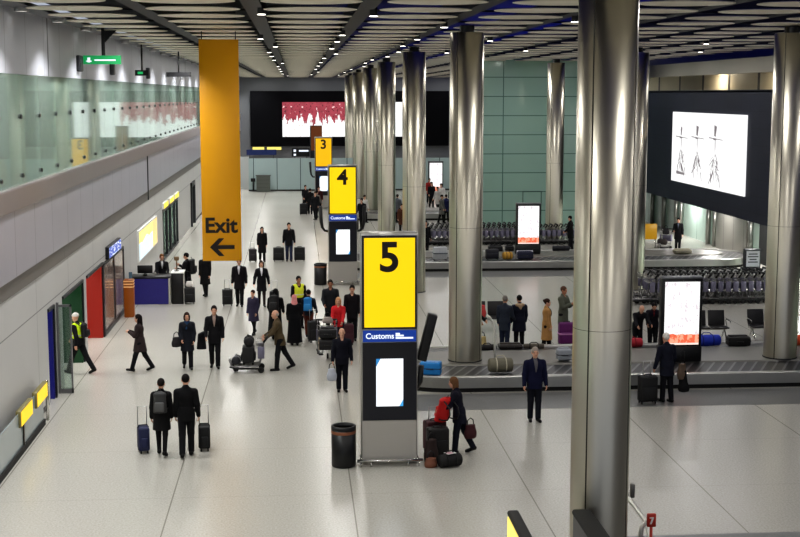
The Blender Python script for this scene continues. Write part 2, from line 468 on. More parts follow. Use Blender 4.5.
struct('trim_10', MB().box(20.4, 20.7, 40, 90, 8.77, 9.45).box(20.7, 25, 40, 90, 9.35, 9.45), mat('beige bulkhead', (206, 200, 186), .55))
struct('wall_gallery', MB().box(23.2, 23.4, 40, 110, 2.5, 9.4), panel_mat('cream gallery wall', (204, 194, 168), (70, 66, 60), .5, axes=(('y', 4.6, 1, .35),)))
struct('wall_far_right', MB().box(25, 25.3, -5, 150, 0, 10.4), mat('grey side wall', (140, 140, 140), .6))

# ceiling void and dark service beams
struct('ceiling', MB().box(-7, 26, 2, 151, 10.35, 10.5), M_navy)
bm_ = MB()
GX = [-6.1, -3.53, -.95, 1.62, 4.2, 6.77, 9.35, 11.92, 14.5, 17.07, 19.65]
for i, gx in enumerate(GX[1:]):
    bm_.box(gx-.2, gx+.2, 3, 149, 9.74, 10.2)
struct('trim_11', bm_, mat('black cable tray', (16, 17, 24), .6))
cr = MB()
yy = 4.1
while yy < 149: cr.box(-6, 20, yy-.05, yy+.05, 9.95, 10.0); yy += 5.16
struct('trim_12', cr, mat('black cable tray', (16, 17, 24), .6))

# discs: each hangs from the ceiling
def disc_mb():
    return MB().lathe([(0, .03), (.98, .03), (1.03, .02), (1.04, .012), (1.03, .004), (1.0, 0), (0, 0)], n=40)
cells = []
F_ = 1320.0
def project(x, y, z):
    p = math.atan(174/1320.); yw = math.atan(104/math.hypot(1320, 174))
    d = Vector((x, y, z-7.8)); fw = Vector((math.sin(yw)*math.cos(p), math.cos(yw)*math.cos(p), -math.sin(p)))
    rt = Vector((math.cos(yw), -math.sin(yw), 0)); up = rt.cross(fw); w = d.dot(fw)
    return 400 + F_*d.dot(rt)/w, 268.5 - F_*d.dot(up)/w
for i in range(len(GX)-1):
    cx = (GX[i]+GX[i+1])/2
    for j in range(55):
        cy = 9.2 + 2.58*j
        if cy > 148: continue
        px, py = project(cx, cy, 9.68)
        if cy < 24 or px < -70 or px > 870: cells.append((9e9, cx, cy)); continue
        cells.append((cy + .2*abs(cx), cx, cy))
cells.sort()
near = [c for c in cells if c[0] < 9e9][:300]; rest = [c for c in cells if c[0] < 9e9][300:]
extra = [c for c in cells if c[0] >= 9e9]
d0 = disc_mb().build('ceiling_disc', M_disc)
tag(d0, 'flat round cream ceiling disc hung in a straight row below the dark ceiling', 'ceiling panel', 'round ceiling discs')
for n, (k, x, y) in enumerate(near):
    o = d0 if n == 0 else d0.copy()
    if n: COL.objects.link(o)
    o.location = (x, y, 9.66); o.scale = (1, .76, 1)
sm = MB()
for k, x, y in rest + extra:
    sm.lathe([(0, .03), (1.03, .02), (1.04, .012), (1.02, .003), (0, 0)], n=20, M=Matrix.Translation((x, y, 9.66)) @ Matrix.Diagonal((1, .76, 1, 1)))
o = sm.build('far_ceiling_discs', M_disc, fix=False)
tag(o, 'remaining cream ceiling discs far down the hall', 'ceiling panel', kind='stuff')

# spotlights in the dark gaps between the discs
s0 = thing('ceiling_spotlight', 'small white spotlight in a dark gap between the ceiling discs', 'spotlight', (0, 0, 0), group='spotlights between ceiling discs')
MB().cone((0, 0, .0), (0, 0, .32), .1, .08, 12).build('housing', M_black, s0)
MB().cone((0, 0, -.012), (0, 0, .01), .1, .085, 12).build('lens', M_lamp, s0)
spots = []
for gi, ys in ((2, (30.5, 44, 51, 58, 64, 71, 78, 87, 96, 105, 118, 130)), (3, (31, 41, 46, 53, 60, 67, 76, 85, 96, 108, 122)), (4, (36, 44, 50, 57, 64, 70, 77, 86, 97, 110, 125)), (5, (33, 45, 58, 72)), (6, (38, 55)), (8, (34, 47)), (9, (44, 56))):
    for y in ys: spots.append((GX[gi] + random.choice((-.19, .19)), y))
for n, (x, y) in enumerate(spots):
    if n == 0: s0.location = (x, y, 9.60)
    else: dup(s0, (x, y, 9.60))
l0 = thing('edge_downlight', 'round white downlight along the ceiling edge over the left glass balustrade', 'downlight', (0, 0, 0), group='downlights along the left ceiling edge')
MB().lathe([(.16, .1), (.16, 0), (.12, 0)], n=16).build('trim_ring', mat('grey lamp ring', (150, 150, 150), .4), l0)
MB().cone((0, 0, .02), (0, 0, .06), .13, .13, 14).build('lens', M_lamp, l0)
for n in range(22):
    y = 30.2 + 4.5*n
    if n == 0: l0.location = (WX+.28, y, 9.62)
    else: dup(l0, (WX+.28, y, 9.62))
struct('trim_13', MB().box(WX, WX+.5, 8, 149, 9.72, 9.8), mat('grey ceiling margin', (120, 120, 124), .6))

# ------------------------------------------------------------------ columns
def column(x, y, label, z0=0.0, r=.457):
    t = thing('steel_column', label, 'column', (x, y, 0), group=None); t['kind'] = 'thing'
    MB().lathe([(r, z0), (r, 9.44), (r-.04, 9.45), (0, 9.45)], n=48).build('shaft', M_steel, t)
    j = MB()
    for a in (-2.27, -.62, .95, 2.5):
        u = Vector((math.cos(a), math.sin(a), 0)); w = Vector((-u.y, u.x, 0))
        c = u*(r+.001)
        vs = [c - w*.011 - u*.02, c + w*.011 - u*.02, c + w*.011 + u*.002, c - w*.011 + u*.002]
        vs = [(v.x, v.y, z0) for v in vs] + [(v.x, v.y, 9.44) for v in vs]
        j.add(vs, [(0, 1, 5, 4), (1, 2, 6, 5), (2, 3, 7, 6), (3, 0, 4, 7)])
    j.lathe([(r+.0008, 4.2), (r+.0008, 4.207)], n=48)
    j.build('seam', mat('dark column seam', (38, 34, 26), .6), t)
    MB().lathe([(.2, 9.45), (.2, 9.64)], n=24).build('collar', M_black, t)
    MB().lathe([(r+.02, z0), (r+.02, z0+.02), (r, z0+.03)], n=40).build('base_ring', mat('dark column ring', (40, 40, 40), .4, .5), t)
    return t
CX = 4.7
column(CX+.03, 20.0, 'nearest broad brushed steel column in front, right of the barrier')
column(CX-.1, 35.75, 'brushed steel column rising from the near carousel beside the blue suitcase', .5)
column(CX-.08, 52.0, 'steel column just right above the number 5 sign')
column(CX-.08, 68.0, 'steel column behind and right of the number 4 sign, fourth in the row')
column(CX, 84.0, 'steel column fifth in the row, third from the end', .5)
column(CX, 100.0, 'steel column second from the end of the receding row')
column(CX, 116.0, 'steel column at the far end of the receding row in front of the end screen')
CX2 = 13.35
column(CX2+.12, 35.5, 'steel column rising from the near carousel at the right edge of the photo', .5)
column(CX2 + .15, 52.0, 'steel column half hidden behind the nearest broad column, beside the dark board')
column(CX2 + .3, 69.3, 'slim far steel column standing in front of the green glass wall')
#PART3

# ------------------------------------------------------------------ baggage carousels
def track(xa, xb, r, n=20):
    p = []
    for i in range(n+1):
        t = PI/2 + PI*i/n; p.append((xa + r*math.cos(t), r*math.sin(t)))
    for i in range(n+1):
        t = -PI/2 + PI*i/n; p.append((xb + r*math.cos(t), r*math.sin(t)))
    return p
def ring(mb, A, za, B, zb, smooth=False):
    n = len(A)
    mb.add([(x, y, za) for x, y in A] + [(x, y, zb) for x, y in B], [(i, (i+1) % n, n+(i+1) % n, n+i) for i in range(n)], smooth)
def carousel(label, y, xa, xb):
    t = thing('baggage_carousel', label, 'baggage carousel', (0, y, 0))
    o = lambda r: track(xa, xb, r)
    m = MB(); ring(m, o(2.14), 0, o(2.14), .12); m.build('kick_plate', M_rubber, t)
    m = MB(); ring(m, o(2.2), .12, o(2.2), .4); ring(m, o(2.14), .12, o(2.2), .12); m.build('skirt', M_steel2, t)
    m = MB(); ring(m, o(2.2), .4, o(2.16), .43); ring(m, o(2.16), .43, o(2.06), .43); ring(m, o(2.06), .43, o(2.04), .385); m.build('rim', M_steel2, t)
    m = MB(); ring(m, o(2.04), .385, o(.98), .46); m.build('belt', M_belt, t)
    M_deck = mat('dull steel deck', (128, 126, 120), .42, .6, noise=.06, nscale=2)
    m = MB(); ring(m, o(.98), .46, o(.96), .5); A = o(.96); m.add([(x, q, .5) for x, q in A], [tuple(range(len(A)))]); m.build('deck', M_deck, t)
    return t
carousel('near steel baggage carousel with dark plated belt in the middle of the hall', 36.05, 4.2, 17.0)
carousel('middle steel baggage carousel in front of the far trolley row', 60.0, 4.2, 18.8)
carousel('farthest steel baggage carousel among the crowd', 84.0, 5.0, 9.0)

# ------------------------------------------------------------------ numbered totems
def totem(num, x, y, label, bar=True, ym=M_yellow, w=1.19, arms=()):
    t = thing('sign_totem', label, 'sign', (x, y, 0)); h = w/2
    MB().rbox(-h, h, .0, .42, .06, 4.95, .015, 1).build('cabinet', M_signframe, t)
    f = MB()
    f.box(-h+.02, h-.02, -.025, 0, 2.93, 4.9).build('yellow_frame', M_signdark, t)
    p = MB().box(-h+.07, h-.06, -.035, -.025, 2.97, 4.85).build('yellow_panel', ym, t)
    text('numeral', num, .86, M_ink, p, (.0, -.04, 4.42), bold=.022, sx=1.02)
    b = MB().box(-h+.04, h-.03, -.03, 0, 2.66, 2.9).build('blue_strip', M_blue, t)
    text('lettering', 'Customs', .165, M_wtext, b, (-.2, -.035, 2.78), bold=.003)
    k = MB()
    for a, c, z in ((.13, .22, 2.83), (.13, .5, 2.74), (.13, .3, 2.79)): k.box(a, c, -.04, -.03, z-.018, z+.018)
    k.build('small_lettering', M_wtext, b)
    bd = MB().box(-h+.03, h-.02, -.03, 0, .98, 2.64).build('dark_panel', M_signdark, t)
    MB().box(-.28, .29, -.04, -.03, 1.28, 2.3).build('screen', M_totem, bd)
    MB().box(-h+.02, h-.02, -.02, 0, .1, .97).build('plinth', M_signbase, t)
    g = MB(); g.tube([(-h-.1, -.14, .13), (h+.1, -.14, .13)], .035, 8)
    for xx in (-h-.02, -h+.2, h-.2, h+.02): g.cone((xx, -.14, 0), (xx, -.14, .12), .022, .022, 8)
    for xx in (-h, h): g.tube([(xx, -.14, .13), (xx, .3, .13)], .03, 8); g.cone((xx, .3, 0), (xx, .3, .13), .022, .022, 8)
    g.build('bumper_rail', M_chrome, t)
    for s in arms:
        if num == '5':
            M = Matrix.Translation((s*(h+.2), .2, 2.62)) @ Matrix.Rotation(s*math.radians(14), 4, 'Y')
            a = MB().rbox(-.1, .1, -.12, .12, -.42, .6, .03, 2, M).build('side_speaker', M_black, t)
            c = MB().tube([(s*(h-.02), .2, 1.6), (s*(h+.07), .2, 1.75), (s*(h+.1), .2, 2.1)], .06, 8); c.build('bracket', M_black, a)
        else:
            c = MB().tube([(s*(h-.02), .2, 2.22), (s*(h+.14), .2, 2.24), (s*(h+.24), .2, 2.38), (s*(h+.28), .2, 2.6), (s*(h+.32), .2, 3.25)], [.05, .05, .06, .07, .08], 8)
            c.build('curved_bracket', M_black, t)
    return t
totem('5', 1.9, 27.2, 'nearest lit yellow number 5 customs sign totem on a grey plinth', arms=(1,))
totem('4', 1.86, 54.0, 'lit yellow number 4 sign totem, second of the row', arms=(-1, 1))
totem('3', 1.82, 90.0, 'small distant amber number 3 sign totem', ym=M_yellow3, arms=(-1,))
# a plain amber totem end beyond sign 3
t = thing('sign_totem', 'dark amber sign panel rising behind the number 3 totem', 'sign', (1.62, 110, 0))
MB().rbox(-.5, .5, 0, .4, .06, 5.25, .02, 1).build('cabinet', M_signdark, t)
MB().box(-.42, .48, -.02, 0, 3.2, 5.2).build('amber_panel', mat('brown amber panel', (120, 60, 12), .5, emit=.5), t)

# hanging exit banner
t = thing('exit_banner', 'tall orange yellow Exit banner hanging from the ceiling on the left', 'sign', (-2.28, 40, 0))
bn = MB().rbox(-.585, .585, 0, .12, 2.8, 9.42, .012, 1).build('banner_panel', M_exit, t)
text('lettering', 'Exit', .63, M_ink, bn, (-.02, -.008, 3.86), bold=.018)
a = MB()
z = 3.22
a.prism([(-.36, z), (-.09, z+.27), (.07, z+.27), (-.12, z+.06), (.38, z+.06), (.38, z-.06), (-.12, z-.06), (.07, z-.27), (-.09, z-.27)], -.014, -.002)
a.build('arrow', M_ink, bn)
h = MB()
for x in (-.5, .5): h.cone((x, .06, 9.4), (x, .06, 10.36), .015, .015, 8)
h.build('hanging_rod', M_black, t)

# ------------------------------------------------------------------ display kiosks
def kiosk(x, y, z, label, w=1.13, h=2.32):
    t = thing('display_kiosk', label, 'display kiosk', (x, y, z)); k = w/2
    MB().rbox(-k, k, 0, .3, .42, h, .02, 1).build('cabinet', M_black, t)
    MB().rbox(-k-.02, k, -.06, .36, 0, .42, .015, 1).build('base', M_black, t)
    MB().box(-k+.08, k-.08, -.015, 0, .47, h-.1).build('screen', M_kiosk, t)
    MB().rbox(-k-.01, k+.01, -.02, .32, h-.02, h+.03, .01, 1).build('top_cap', mat('grey metal cap', (120, 122, 124), .4, .7), t)
    return t
kiosk(10.5, 35.05, .5, 'bright advertising kiosk on the near carousel beside the man with the black suitcase')
kiosk(10.62, 59.9, .5, 'advertising kiosk on the middle carousel in front of the far trolley row')
kiosk(10.55, 100, 0, 'small distant advertising kiosk in the gap between two steel columns', h=2.75)

# big screen on the dark board
t = thing('mounted_screen', 'large white lit advertising screen with three sketched figures on the dark board', 'screen', (18.95, 60.15, 5.22))
sc_ = MB().box(-.04, .02, -5.5, 5.5, -1.72, 1.72).build('screen', M_plain, t)
fig = MB(); ink = mat('grey sketch ink', (172, 164, 168), .6, emit=.45); random.seed(3)
def stroke(p, q, wd):       # p, q as (along, up) on the screen; along grows to the right as seen
    d = Vector((q[0]-p[0], q[1]-p[1])); n = Vector((-d.y, d.x)).normalized()*wd
    vs = [(p[0]-n.x, p[1]-n.y), (q[0]-n.x*.6, q[1]-n.y*.6), (q[0]+n.x*.6, q[1]+n.y*.6), (p[0]+n.x, p[1]+n.y)]
    fig.add([(-.05, -a, b) for a, b in vs], [(0, 1, 2, 3)])
for cx, s, hd in ((-3.9, .95, .13), (-1.3, 1.05, .2), (1.4, 1.12, .2)):
    stroke((cx+.05, 1.05*s), (cx-.02, .62*s), hd); stroke((cx-.08, .95*s), (cx+.12, .8*s), hd*.7)
    stroke((cx-.9, .55*s), (cx+1.1, .5*s), .025); stroke((cx-.25, .52*s), (cx+.2, .5*s), .05)
    stroke((cx, .55*s), (cx+.06, -.2*s), .035); stroke((cx+.12, .5*s), (cx+.02, -.25*s), .02)
    for k in range(22):
        a = cx + random.uniform(-.55, .55); b0 = random.uniform(-.1, -.9)*s
        stroke((cx + (a-cx)*.4, b0), (a + (a-cx)*.5, b0 - random.uniform(.2, .6)), random.uniform(.012, .045))
    stroke((cx+.35, -.35*s), (cx+.42, -.75*s), .07); stroke((cx-.5, -.9*s), (cx-.42, -1.3*s), .06); stroke((cx+.7, -1.0*s), (cx+.85, -1.4*s), .05)
stroke((-4.6, -1.25), (-3.2, -1.28), .08)
f = fig.build('sketch', ink, t, fix=False)

# ------------------------------------------------------------------ left wall lit things and barrier
t = thing('lit_poster', 'bright lit poster in pale blue and yellow on the left wall behind the desk', 'poster', (WX, 55.7, 1.85))
MB().box(0, .08, -3.45, 3.45, -.62, .62).build('frame', M_white, t)
MB().box(.08, .09, -3.35, 3.35, -.56, .56).build('poster_face', M_poster, t)
t = thing('lit_wall_sign', 'small blue and white lit sign on the left wall above the dark glazing', 'sign', (WX, 45.2, 2.62))
MB().box(0, .12, -1.5, 1.5, -.2, .2).build('housing', M_black, t)
MB().box(.12, .13, -1.45, 1.45, -.17, .17).build('sign_face', M_bluescr, t)
for n, (yy, zz) in enumerate(((63.2, 2.62), (66.2, 2.62), (69.0, 2.62))):
    t = thing('lit_yellow_sign', ('first', 'middle', 'farthest')[n] + ' of three glowing yellow signs over the far glazed opening', 'sign', (WX, yy, zz), group='yellow signs over the glazed opening')
    MB().box(0, .1, -1.06, 1.06, -.125, .125).build('housing', M_white, t)
    MB().box(.1, .11, -1.05, 1.05, -.12, .12).build('sign_face', mat('lit pale yellow sign', (250, 226, 80), .4, emit=1.0), t)
# barrier along the wall at the lower left
t = thing('glass_barrier', 'low glass barrier with dark kick rail along the left wall', 'barrier', (WX+.22, 26, 0))
MB().box(-.03, .05, -9, 5.3, 0, .14).build('kick_rail', M_rubber, t)
MB().box(-.01, .01, -9, 5.3, .14, .93).build('glass_panel', mat('grey blue glass', (150, 162, 164), .12), t)
for yy in (-8.5, -5.6, -2.75, .1, 2.9): MB().box(-.03, .04, yy, yy+.08, .1, .95).build('post', mat('dark bronze post', (70, 66, 60), .4, .6), t)
MB().cone((.02, 5.72, 0), (.02, 5.72, .98), .04, .04, 12).build('post', M_chrome, t)
for n, (ya, yb) in enumerate(((2.5, 3.8), (4.3, 5.6))):
    tt = thing('yellow_sign_box', ('glowing yellow sign box on the left barrier nearer the photo edge', 'glowing yellow sign box at the end post of the left barrier')[n], 'sign', (WX+.22, 26, 0))
    MB().rbox(-.05, .06, ya, yb, .62, .99, .01, 1).build('housing', mat('grey sign frame', (120, 112, 70), .4), tt)
    MB().box(.06, .07, ya+.04, yb-.04, .645, .965).build('sign_face', M_yellow, tt)
# signs above the balustrade; panels and boards behind it stand in for reflections
t = thing('green_exit_sign', 'green lit exit sign hanging from a black bracket on the left', 'sign', (WX+.9, 39.6, 0))
MB().box(-.78, .3, 0, .1, 8.68, 8.93).build('sign_face', mat('lit green sign', (20, 150, 84), .4, emit=.8), t)
k = MB(); k.box(-.66, -.58, -.01, 0, 8.73, 8.87); k.box(-.7, -.54, -.01, 0, 8.75, 8.78)
k.box(-.46, .15, -.01, 0, 8.775, 8.815); k.build('lettering', M_wtext, t)
k = MB(); k.box(-.25, -.15, .02, .08, 8.93, 9.75); k.prism([(-.15, 9.72), (.25, 9.72), (-.15, 9.3)], .03, .07); k.build('bracket', M_black, t)
for n, (x0, x1, y0, z0, z1, lab) in enumerate(((-.42, .1, 52, 8.52, 8.73, 'small black information sign left of the longer hanging black sign'), (.0, 1.1, 60, 8.58, 8.78, 'long thin black sign hanging near the left ceiling edge'))):
    t = thing('hanging_sign', lab, 'sign', (WX+.55, y0, 0))
    MB().box(x0, x1, 0, .1, z0, z1).build('sign_face', M_black, t)
    MB().cone(((x0+x1)/2, .05, z1), ((x0+x1)/2, .05, 9.74), .03, .03, 8).build('hanging_rod', M_black, t)
    if n == 0: MB().box(x0+.1, x0+.3, -.01, 0, z0+.06, z1-.06).build('lettering', mat('green lit glyph', (40, 190, 110), .4, emit=.8), t)
for n, (yy, lab) in enumerate(((39.3, 'narrow dark speaker on the bulkhead under the green sign'), (46.2, 'narrow grey speaker on the bulkhead right of the green sign'), (57.2, 'narrow dark speaker on the bulkhead by the small black sign'))):
    t = thing('wall_speaker', lab, 'speaker', (WX, yy, 8.66))
    MB().rbox(0, .12, -.24, .24, -.2, .26, .02, 1).build('box', mat('dark grey speaker', (64, 66, 70), .6), t)
    MB().box(.12, .13, -.2, .2, -.17, .23).build('grille', M_black, t)
for n, (ya, yb, z0, z1, lab) in enumerate(((57.5, 63.5, 5.9, 8.0, 'narrow white glowing panel standing in for a reflection in the glass balustrade'), (67, 110, 6.1, 8.1, 'long pale glowing panel standing in for the end screen mirrored in the glass balustrade'), (38.8, 40.1, 6.3, 8.0, 'white glowing panel standing in for a reflection in the glass at far left'))):
    t = thing('reflection_panel', lab, 'screen', (-9.58, (ya+yb)/2, 0))  # added glowing panel in place of a reflection in the balustrade glass
    k = (yb-ya)/2
    MB().box(0, .06, -k, k, z0, z1).build('frame', M_white, t)
    MB().box(.06, .07, -k+.06, k-.06, z0+.06, z1-.06).build('screen', M_backscr if n == 1 else M_plain, t)
for n, (x, y, w, z, lab) in enumerate(((-7.55, 34.4, .42, .95, 'yellow board behind the glass at far left standing in for a sign reflection'), (-7.9, 63.0, .8, .7, 'small orange glowing board behind the glass standing in for a reflection'))):
    t = thing('reflection_board', lab, 'sign', (x, y, 5.25))  # added board in place of a yellow or orange reflection in the glass
    k = MB()
    for s in (-1, 1):
        k.add([(-w/2, s*.22, 0), (w/2, s*.22, 0), (w*.36, s*.02, z), (-w*.36, s*.02, z)], [(0, 1, 2, 3)])
    k.build('board', mat('painted amber reflection', (246, 176, 10) if n == 0 else (232, 120, 30), .5, emit=.5), t)
    MB().box(-w*.37, w*.37, -.03, .03, z-.02, z+.03).build('top_strip', M_ink, t)

# ------------------------------------------------------------------ service desk, orange post, bins
t = thing('service_desk', 'service desk with a purple blue front panel and black counter by the left wall', 'desk', (-5.45, 49.35, 0))
MB().box(-.72, .62, 0, .06, .02, .98).build('front_panel', mat('purple blue desk panel', (48, 44, 128), .5, noise=.1), t)
MB().rbox(-.8, .7, -.02, .9, .98, 1.06, .02, 1).build('counter_top', M_black, t)
MB().box(-.72, -.66, .06, .85, 0, .98).build('side_panel', M_black, t)
MB().box(.62, .70, -.03, .85, 0, 1.0).build('end_post', M_chrome, t)
t = thing('desk_cabinet', 'tall black cabinet with a white top at the right end of the service desk', 'cabinet', (-4.5, 49.45, 0))
MB().rbox(-.22, .22, 0, .8, 0, 1.16, .015, 1).build('body', M_black, t)
MB().box(-.24, .24, -.02, .82, 1.16, 1.2).build('top', M_white, t)
MB().box(.22, .27, -.02, .03, 0, 1.16).build('edge_post', M_chrome, t)
t = thing('desk_monitor', 'black monitor lying low on the service desk counter', 'monitor', (-5.72, 49.75, 1.06))
MB().rbox(-.28, .28, -.03, .03, .08, .38, .01, 1).build('screen', M_black, t); MB().cone((0, 0, 0), (0, 0, .1), .09, .03, 10).build('stand', M_black, t)
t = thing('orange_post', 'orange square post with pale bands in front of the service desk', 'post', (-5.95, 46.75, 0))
MB().rbox(-.17, .17, -.17, .17, 0, 1.34, .02, 1).build('body', mat('orange post', (236, 128, 24), .45, emit=.12), t)  # faint glow put into the orange of the post
b_ = MB()
for z in (1.06, 1.16, 1.26): b_.box(-.174, .174, -.174, .174, z, z+.04)
b_.build('band', mat('pale orange band', (250, 200, 140), .5), t)
t = thing('blue_glass_screen', 'blue grey glass screen standing between the wall and the service desk', 'screen panel', (-6.22, 48.9, 0))
MB().box(0, .12, 0, .04, .05, 1.3).build('panel', mat('blue grey glass', (86, 110, 128), .2), t); MB().box(-.02, .14, -.02, .06, 0, .05).build('foot', M_chrome, t)

def bin_(x, y, label, s=1.0):
    t = thing('litter_bin', label, 'bin', (x, y, 0)); t.scale = (s, s, s)
    MB().lathe([(0, .01), (.25, .01), (.26, .03), (.26, .8), (.24, .8), (.24, .3), (0, .3)], n=28).build('body', mat('black bin shell', (14, 14, 15), .35), t)
    MB().lathe([(.262, .8), (.265, .84), (.262, .88), (.22, .88), (.22, .8)], n=28).build('rim', M_black, t)
    MB().lathe([(.263, .72), (.266, .73), (.266, .775), (.263, .785)], n=28).build('band', mat('copper bin band', (150, 100, 76), .35, .6), t)
bin_(.93, 27.2, 'black cylindrical litter bin with copper band beside the number 5 totem')
bin_(.93, 54.2, 'black litter bin beside the number 4 totem')

# ------------------------------------------------------------------ escalator ends in front
def balustrade(x, w, y, label, glow):
    t = thing('escalator_balustrade', label, 'balustrade', (x, 0, 0)); k = w/2
    MB().rbox(-k, k, 4, y, 1.38, 1.47, .035, 2).build('handrail', M_rubber, t)
    MB().box(-k+.02, k-.02, 4, y-.03, 0, 1.38).build('side_panel', M_signdark, t)
    if glow: MB().box(-k, -k+.02, 4, y-.03, .3, 1.37).build('lit_side', mat('pale yellow lit panel', (250, 232, 120), .4, emit=.9), t)
balustrade(3.26, .18, 19.45, 'escalator balustrade with black handrail and glowing yellow side at the bottom edge', True)
balustrade(4.32, .3, 19.42, 'wide dark grey escalator end against the foot of the nearest column', False)
t = thing('guard_rail', 'bent chrome guard rail right of the nearest column foot', 'rail', (5.72, 21.4, 0))
MB().tube([(-.1, .5, 1.06), (-.1, .45, 1.0), (-.09, .3, .9), (.0, .05, .8), (.09, -.3, .65), (.1, -.6, .4), (.1, -.65, 0)], .04, 10).build('tube', mat('pale satin rail', (190, 188, 180), .3, .7), t)
MB().rbox(-.0, .07, .4, .5, .86, 1.1, .01, 1).build('clamp', mat('grey clamp', (110, 108, 104), .4, .6), t)
t = thing('guard_rail', 'short bent chrome rail under the small red sign', 'rail', (5.5, 20.3, 0))
MB().tube([(0, 0, 0), (0, 0, .72), (.02, .02, .84), (.1, .05, .9)], .04, 10).build('tube', mat('pale satin rail', (190, 188, 180), .3, .7), t)
t = thing('red_safety_sign', 'small red safety sign with a white mark at the bottom right', 'sign', (5.63, 20.15, 0))
MB().rbox(-.07, .075, -.02, .03, .9, 1.12, .01, 1).build('plate', mat('red sign plate', (180, 48, 30), .45), t)
k = MB(); k.box(-.035, .035, -.026, -.02, 1.045, 1.065); k.prism([(.005, 1.05), (.035, 1.05), (0, .95), (-.03, .95)], -.026, -.02); k.build('mark', mat('white mark', (235, 225, 220), .5), t)
MB().cone((0, 0, 0), (0, 0, .9), .025, .025, 8).build('stem', mat('red sign plate', (180, 48, 30), .45), t)

# ------------------------------------------------------------------ baggage trolleys
def trolley_proto():
    t = thing('baggage_trolley', 'x', 'baggage trolley')
    f = MB()
    for s in (-1, 1):
        f.tube([(s*.29, -.38, 1.0), (s*.29, -.32, .93), (s*.28, -.2, .3), (s*.28, -.14, .2), (s*.2, .5, .17), (s*.14, .62, .2), (s*.14, .68, .36)], .022, 6)
    f.tube([(-.14, .68, .36), (.14, .68, .36)], .015, 6); f.tube([(-.28, -.2, .3), (.28, -.2, .3)], .015, 6)
    f.build('frame', mat('grey trolley tube', (132, 130, 130), .3, .8), t)
    d = MB()
    for k in range(5): x = -.2 + .1*k; d.tube([(x, -.16, .2), (x*.7, .55, .175)], .011, 5)
    d.tube([(-.27, .1, .185), (.27, .1, .185)], .013, 5)
    d.build('deck', M_steel2, t)
    MB().tube([(-.29, -.3, .88), (-.31, -.37, .98), (-.31, -.4, 1.02), (.31, -.4, 1.02), (.31, -.37, .98), (.29, -.3, .88)], .032, 8).build('handle', M_rubber, t)
    for s in (-1, 1):
        MB().rbox(s*.305-.012, s*.305+.012, -.31, -.13, .42, .76, .01, 1).build('side_panel', mat('violet grey advert panel', (112, 109, 128), .4), t)
        MB().tube([(s*.3, -.26, .13), (s*.24, .5, .13), (s*.15, .66, .16)], .03, 6).build('bumper', M_rubber, t)
    b = MB()
    for z in (.74, .9): b.tube([(-.28, -.29, z), (-.26, -.08, z), (.26, -.08, z), (.28, -.29, z)], .01, 5)
    for x in (-.2, -.1, 0, .1, .2): b.tube([(x, -.29, .72), (x, -.08, .74), (x, -.08, .9)], .008, 4)
    b.build('basket', M_steel2, t)
    MB().rbox(-.25, .25, -.31, -.285, .4, .72, .01, 1, Matrix.Rotation(0, 4, 'X')).build('advert_panel', mat('violet grey advert panel', (112, 109, 128), .4), t)
    for x, y in ((-.27, -.22), (.27, -.22), (0, .5)):
        MB().cone((x-.025, y, .085), (x+.025, y, .085), .085, .085, 12).build('wheel', M_rubber, t)
    return t
TR = trolley_proto()
TRused = [False]
def trolley(x, y, rz, label, group=None):
    if not TRused[0]:
        TRused[0] = True; TR.location = (x, y, 0); TR.rotation_euler = (0, 0, rz); TR['label'] = label
        if group: TR['group'] = group
        return TR
    o = dup(TR, (x, y, 0), rz, label)
    if group: o['group'] = group
    elif 'group' in o: del o['group']
    return o
ol = trolley(-1.28, 37.05, PI/2, 'baggage trolley loaded with dark bags pushed by the bald man in olive')
for row, yy in ((0, 48.2), (1, 49.25)):
    for n in range(18):
        o = trolley(12.95 + .29*n, yy, PI/2, 'nested steel baggage trolley in the ' + ('front' if row == 0 else 'rear') + ' rank of the long row behind the right kiosk', 'trolleys behind the right kiosk, ' + ('front rank' if row == 0 else 'rear rank')); o.scale = (1.1, 1.1, 1.12)
for n in range(29):
    trolley(6.6 + .275*n, 68.3 + .02*(n % 2), PI/2, 'nested steel baggage trolley in the far row before the green glass wall', 'trolleys before the green wall')
for n in range(29):
    trolley(6.5 + .275*n, 69.4, PI/2, 'nested steel baggage trolley in the rear far row against the green glass wall', 'trolleys against the green wall') if not (CX2-1.1 < 6.5+.275*n < CX2+1.5) else None

# ------------------------------------------------------------------ bench seats
def bench(x, y, n, rz, label):
    t = thing('bench_seat', label, 'bench', (x, y, 0), rz)
    mm = mat('black perforated seat', (34, 33, 34), .5, noise=.25, nscale=60)
    for k in range(n):
        cx = (k-(n-1)/2)*.62
        MB().rbox(cx-.27, cx+.27, -.06, .46, .41, .45, .015, 2).build('seat', mm, t)
        MB().rbox(cx-.27, cx+.27, -.02, .02, 0, .5, .015, 2, Matrix.Translation((0, -.05, .43)) @ Matrix.Rotation(math.radians(12), 4, 'X')).build('backrest', mm, t)
    L = n*.62/2
    MB().box(-L+.05, L-.05, .14, .22, .34, .4).build('beam', M_steel2, t)
    for s in (-1, 1):
        m = MB(); xx = s*(L-.12)
        m.tube([(xx, .5, .02), (xx, .42, .06), (xx, .18, .36), (xx, -.05, .06), (xx, -.14, .02)], .024, 8); m.build('leg', M_chrome, t)
        m = MB(); xx = s*(L-.01)
        m.tube([(xx, .15, .36), (xx, -.03, .6), (xx, .02, .66), (xx, .38, .64), (xx, .42, .58)], .018, 8); m.build('armrest', M_chrome, t)
    return t
bench(13.1, 40.9, 2, PI, 'black metal bench seat beside the right kiosk on the white floor')
bench(15.05, 41.0, 2, PI, 'black metal bench seat left of the right edge column, partly hidden')
bench(16.9, 41.0, 2, PI, 'black metal bench seat at the right photo edge behind the column')
bench(6.3, 43.3, 2, PI, 'black bench seat with a red patterned bag behind the couple')
#PART4

